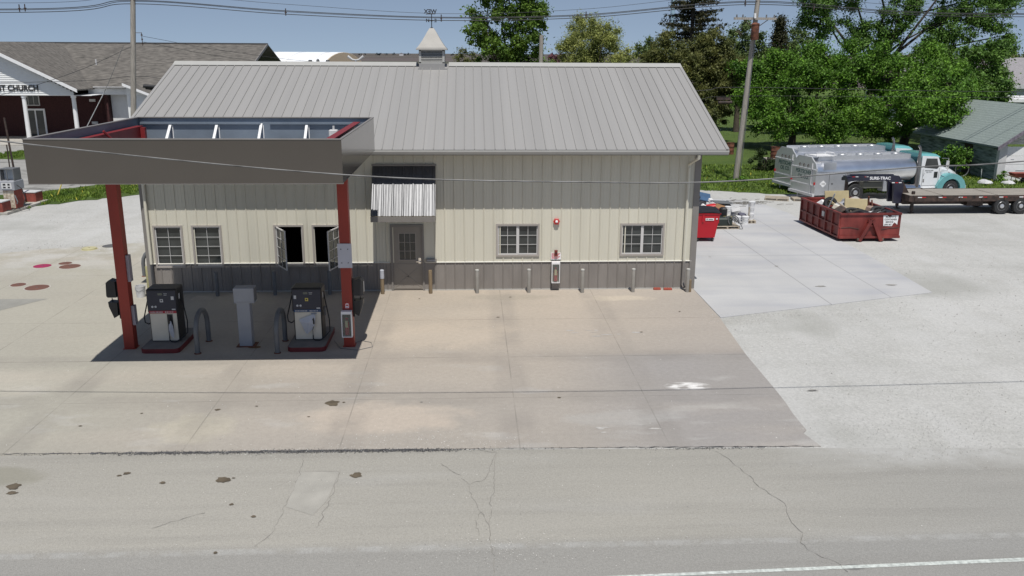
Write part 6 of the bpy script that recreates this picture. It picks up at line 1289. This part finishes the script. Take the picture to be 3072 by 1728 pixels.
leaves('crown', cl, 9000, .12, LF_S, dc, 11, .3, (32.6, 61, 0)); part('trunk', MB().tube([(0, 0, 0), (0, 0, 10)], [.2, .05], 8), BARK, dc)
tree('broadleaf_tree', 'pale green distant tree between conifer and tall maple', (39.6, 75, 0), 5, .3, [ell(36.6, 42.4, 5.0, 10.2, 75)], 8000, .16, LF_T, 12, cr=.9, per=6)
# bright maples in front, tall tree behind
tree('maple_tree', 'bright green low branching maple above the left tank truck rear', (28.4, 44, 0), 1.6, .35,
     [ell(23.2, 27.6, 2.6, 6.6, 43), ell(26.0, 30.6, 3.4, 7.6, 43), ell(29.4, 33.8, 3.0, 7.4, 43), ell(24.2, 28.4, .9, 4.0, 42), ell(27.6, 32.2, .6, 4.0, 41.5), ell(31.0, 34.6, .7, 4.2, 42), ell(23.0, 25.4, 4.6, 7.0, 44), ell(25.4, 27.2, 6.2, 8.0, 43.5), ell(28.6, 30.4, 6.8, 8.6, 43.5), ell(31.2, 33.4, 6.2, 8.2, 43.5)], 130000, .095, LF_B, 13, 'bright maples behind the trucks', cr=.80, per=7)
tree('maple_tree', 'bright green spreading maple above the truck cabs', (37.8, 44, 0), 1.8, .4,
     [ell(33.2, 37.6, 3.2, 7.4, 43), ell(36.2, 40.8, 3.4, 7.6, 43), ell(34.0, 38.4, .5, 4.0, 42), ell(37.4, 41.6, 1.4, 5.2, 41.5), ell(40.0, 43.0, 1.8, 6.2, 42.5), ell(39.2, 42.6, .6, 3.0, 39), ell(33.6, 37.4, 3.4, 6.6, 34, 2.2), ell(31.2, 33.8, 2.5, 4.7, 31, 1.4), ell(32.8, 35.6, 2.7, 5.0, 31.8, 1.4), ell(30.2, 32.6, 2.8, 5.2, 33, 1.6), ell(34.6, 37.6, 4.0, 7.0, 37, 2), ell(35.6, 38.6, 4.6, 7.0, 37), ell(34, 36, 6.4, 8.4, 43), ell(38, 39.6, 6.6, 8.5, 43)], 130000, .095, LF_B, 14, 'bright maples behind the trucks', cr=.80, per=7)
tree('tall_maple', 'tall spreading silver maple with sky gaps at the upper right', (38.2, 52, 0), 6.2, .50,
     [ell(31.0, 35.0, 8.4, 12.4, 52), ell(33.2, 37.0, 11.0, 15.8, 52), ell(37.4, 42.6, 12.6, 16.4, 52), ell(41.6, 46.6, 11.6, 15.8, 51), ell(44.6, 48.6, 8.6, 12.6, 49), ell(41.0, 45.0, 8.2, 11.4, 50), ell(44.8, 47.8, 4.6, 8.8, 47), ell(46.4, 50.4, 11.2, 13.6, 50), ell(34.6, 37.6, 8.6, 10.8, 52), ell(47.0, 49.2, 7.2, 10.0, 49), ell(40, 43.6, 6.0, 8.8, 50), ell(36.5, 40.5, 7.6, 10.4, 52), ell(39.6, 42.4, 10.2, 12.6, 51), ell(30.6, 33, 10.4, 13.6, 51), ell(35.4, 38, 13, 16, 51), ell(44, 47, 9.6, 12, 50), ell(42, 46, 6.4, 9.4, 49), ell(40.5, 44, 4.6, 7.6, 47), ell(43.6, 46.8, 3.6, 6.4, 45), ell(38, 41, 9.4, 12, 51), ell(42.6, 45, 12.6, 15.2, 50), ell(35, 37.4, 7.6, 9.4, 51)], 110000, .105, LF_D, 15, cr=.85, per=6.5)
tree('broadleaf_tree', 'shaded dark green tree low behind the green garage', (43.6, 45, 0), 2.5, .3, [ell(40.8, 45.6, 2.6, 6.8, 44), ell(42.4, 46.2, 4.6, 8.6, 45)], 26000, .12, LF_D, 16, cr=.7, per=7)
for k, (x, y, w, h) in enumerate(((86, 110, 6, 8.6), (96, 112, 7, 9.2), (74, 118, 7, 7.8), (62, 124, 7, 7.6), (52, 128, 7, 8.0))):
    tree('distant_tree', ('tree in the far right tree line at the frame edge', 'farthest right tree of the distant line', 'middle tree of the distant right line', 'left middle tree of the distant line', 'leftmost tree of the distant right line')[k], (x, y, 0), 4, .3, [(x, y, h*.55, w, 3, h*.42)], 5000, .26, LF_G if k % 2 else LF_O, 30+k, 'distant line of trees at the right', cr=1.5, per=3, limbs=False)
tree('vine_shrub', 'leafy green shrub against the garage beside the truck hood', (31.9, 26.5, 0), .6, .06, [ell(31.0, 33.2, .3, 2.1, 26.5, .8)], 4200, .08, LF_B, 20, cr=.34, per=22)
tree('weed_shrub', 'dark green weeds grown round the old board pen', (20.9, 28.9, 0), .3, .03, [ell(19.9, 22.0, .0, .9, 28.9, .6), ell(20.4, 21.4, .5, 1.4, 29.3, .5)], 4000, .065, LF_K, 21, cr=.28, per=30)
tree('weed_shrub', 'low green weeds by the garage corner post', (33.5, 23.7, 0), .2, .03, [ell(33.1, 34.2, .0, .7, 23.6, .3)], 900, .06, LF_B, 22, cr=.22, per=30)
tree('weed_shrub', 'grass tuft round the foot of the leaning utility pole', (17.8, 23.7, 0), .15, .02, [ell(17.2, 18.7, .0, .35, 23.7, .3)], 900, .06, LF_B, 23, cr=.2, per=40)
# water tower column behind the spruce
wt = thing('water_tower', 'pale blue water tower column behind the spruce', 'water tower', (48.8, 180, 0))
part('column', MB().tube([(0, 0, 0), (0, 0, 26)], .5, 16), PALEB, wt, smooth=True); part('bowl', MB().lathe([(.5, 24), (4, 27), (4.4, 29), (3.4, 31.4), (0, 32)], n=24), PALEB, wt, smooth=True)
# far woods and farmsteads on the horizon
def farwood(segs, seed, m_):
    rnd = np.random.default_rng(seed); cl = []
    for x0, x1, y, h in segs:
        n = int((x1-x0)/9)
        for i in range(n): cl.append((rnd.uniform(x0, x1), y+rnd.uniform(-20, 20), h*rnd.uniform(.2, .55), h*.5))
    o = leaves('distant_woods', cl, 9000, 2.2, m_, None, seed); tag(o, kind='stuff')
farwood([(-700, -560, 2600, 7), (-520, -300, 2600, 6), (-260, -120, 2500, 9), (-60, 60, 2700, 6), (-1500, -900, 2800, 8), (500, 900, 2600, 8), (0, 500, 3000, 5), (900, 2000, 2600, 9)], 40, mat('far woods', (.035, .045, .05), .9))  # blue tint in the woods colour stands in for distance haze
for k, (x, y) in enumerate(((-555, 2540), (-345, 2300), (-165, 2200), (-112, 2350), (380, 2500))):
    f = thing('farmstead', ('pale farm building at the horizon left of the yard light', 'pale farm building at the horizon right of the yard light', 'tiny white farm building left of the cupola', 'tiny white farm building beside the cupola', 'tiny pale farm building right of the trees')[k], 'farm building', (x, y, 0), group='tiny farm buildings on the horizon')
    part('walls', MB().box(-5, 0, 0, 5, 8, 5), DWHITE, f); part('roof', MB().prism([(-5.5, 5), (5.5, 5), (0, 7.5)], -.5, 8.5, 'y'), GREYP, f)
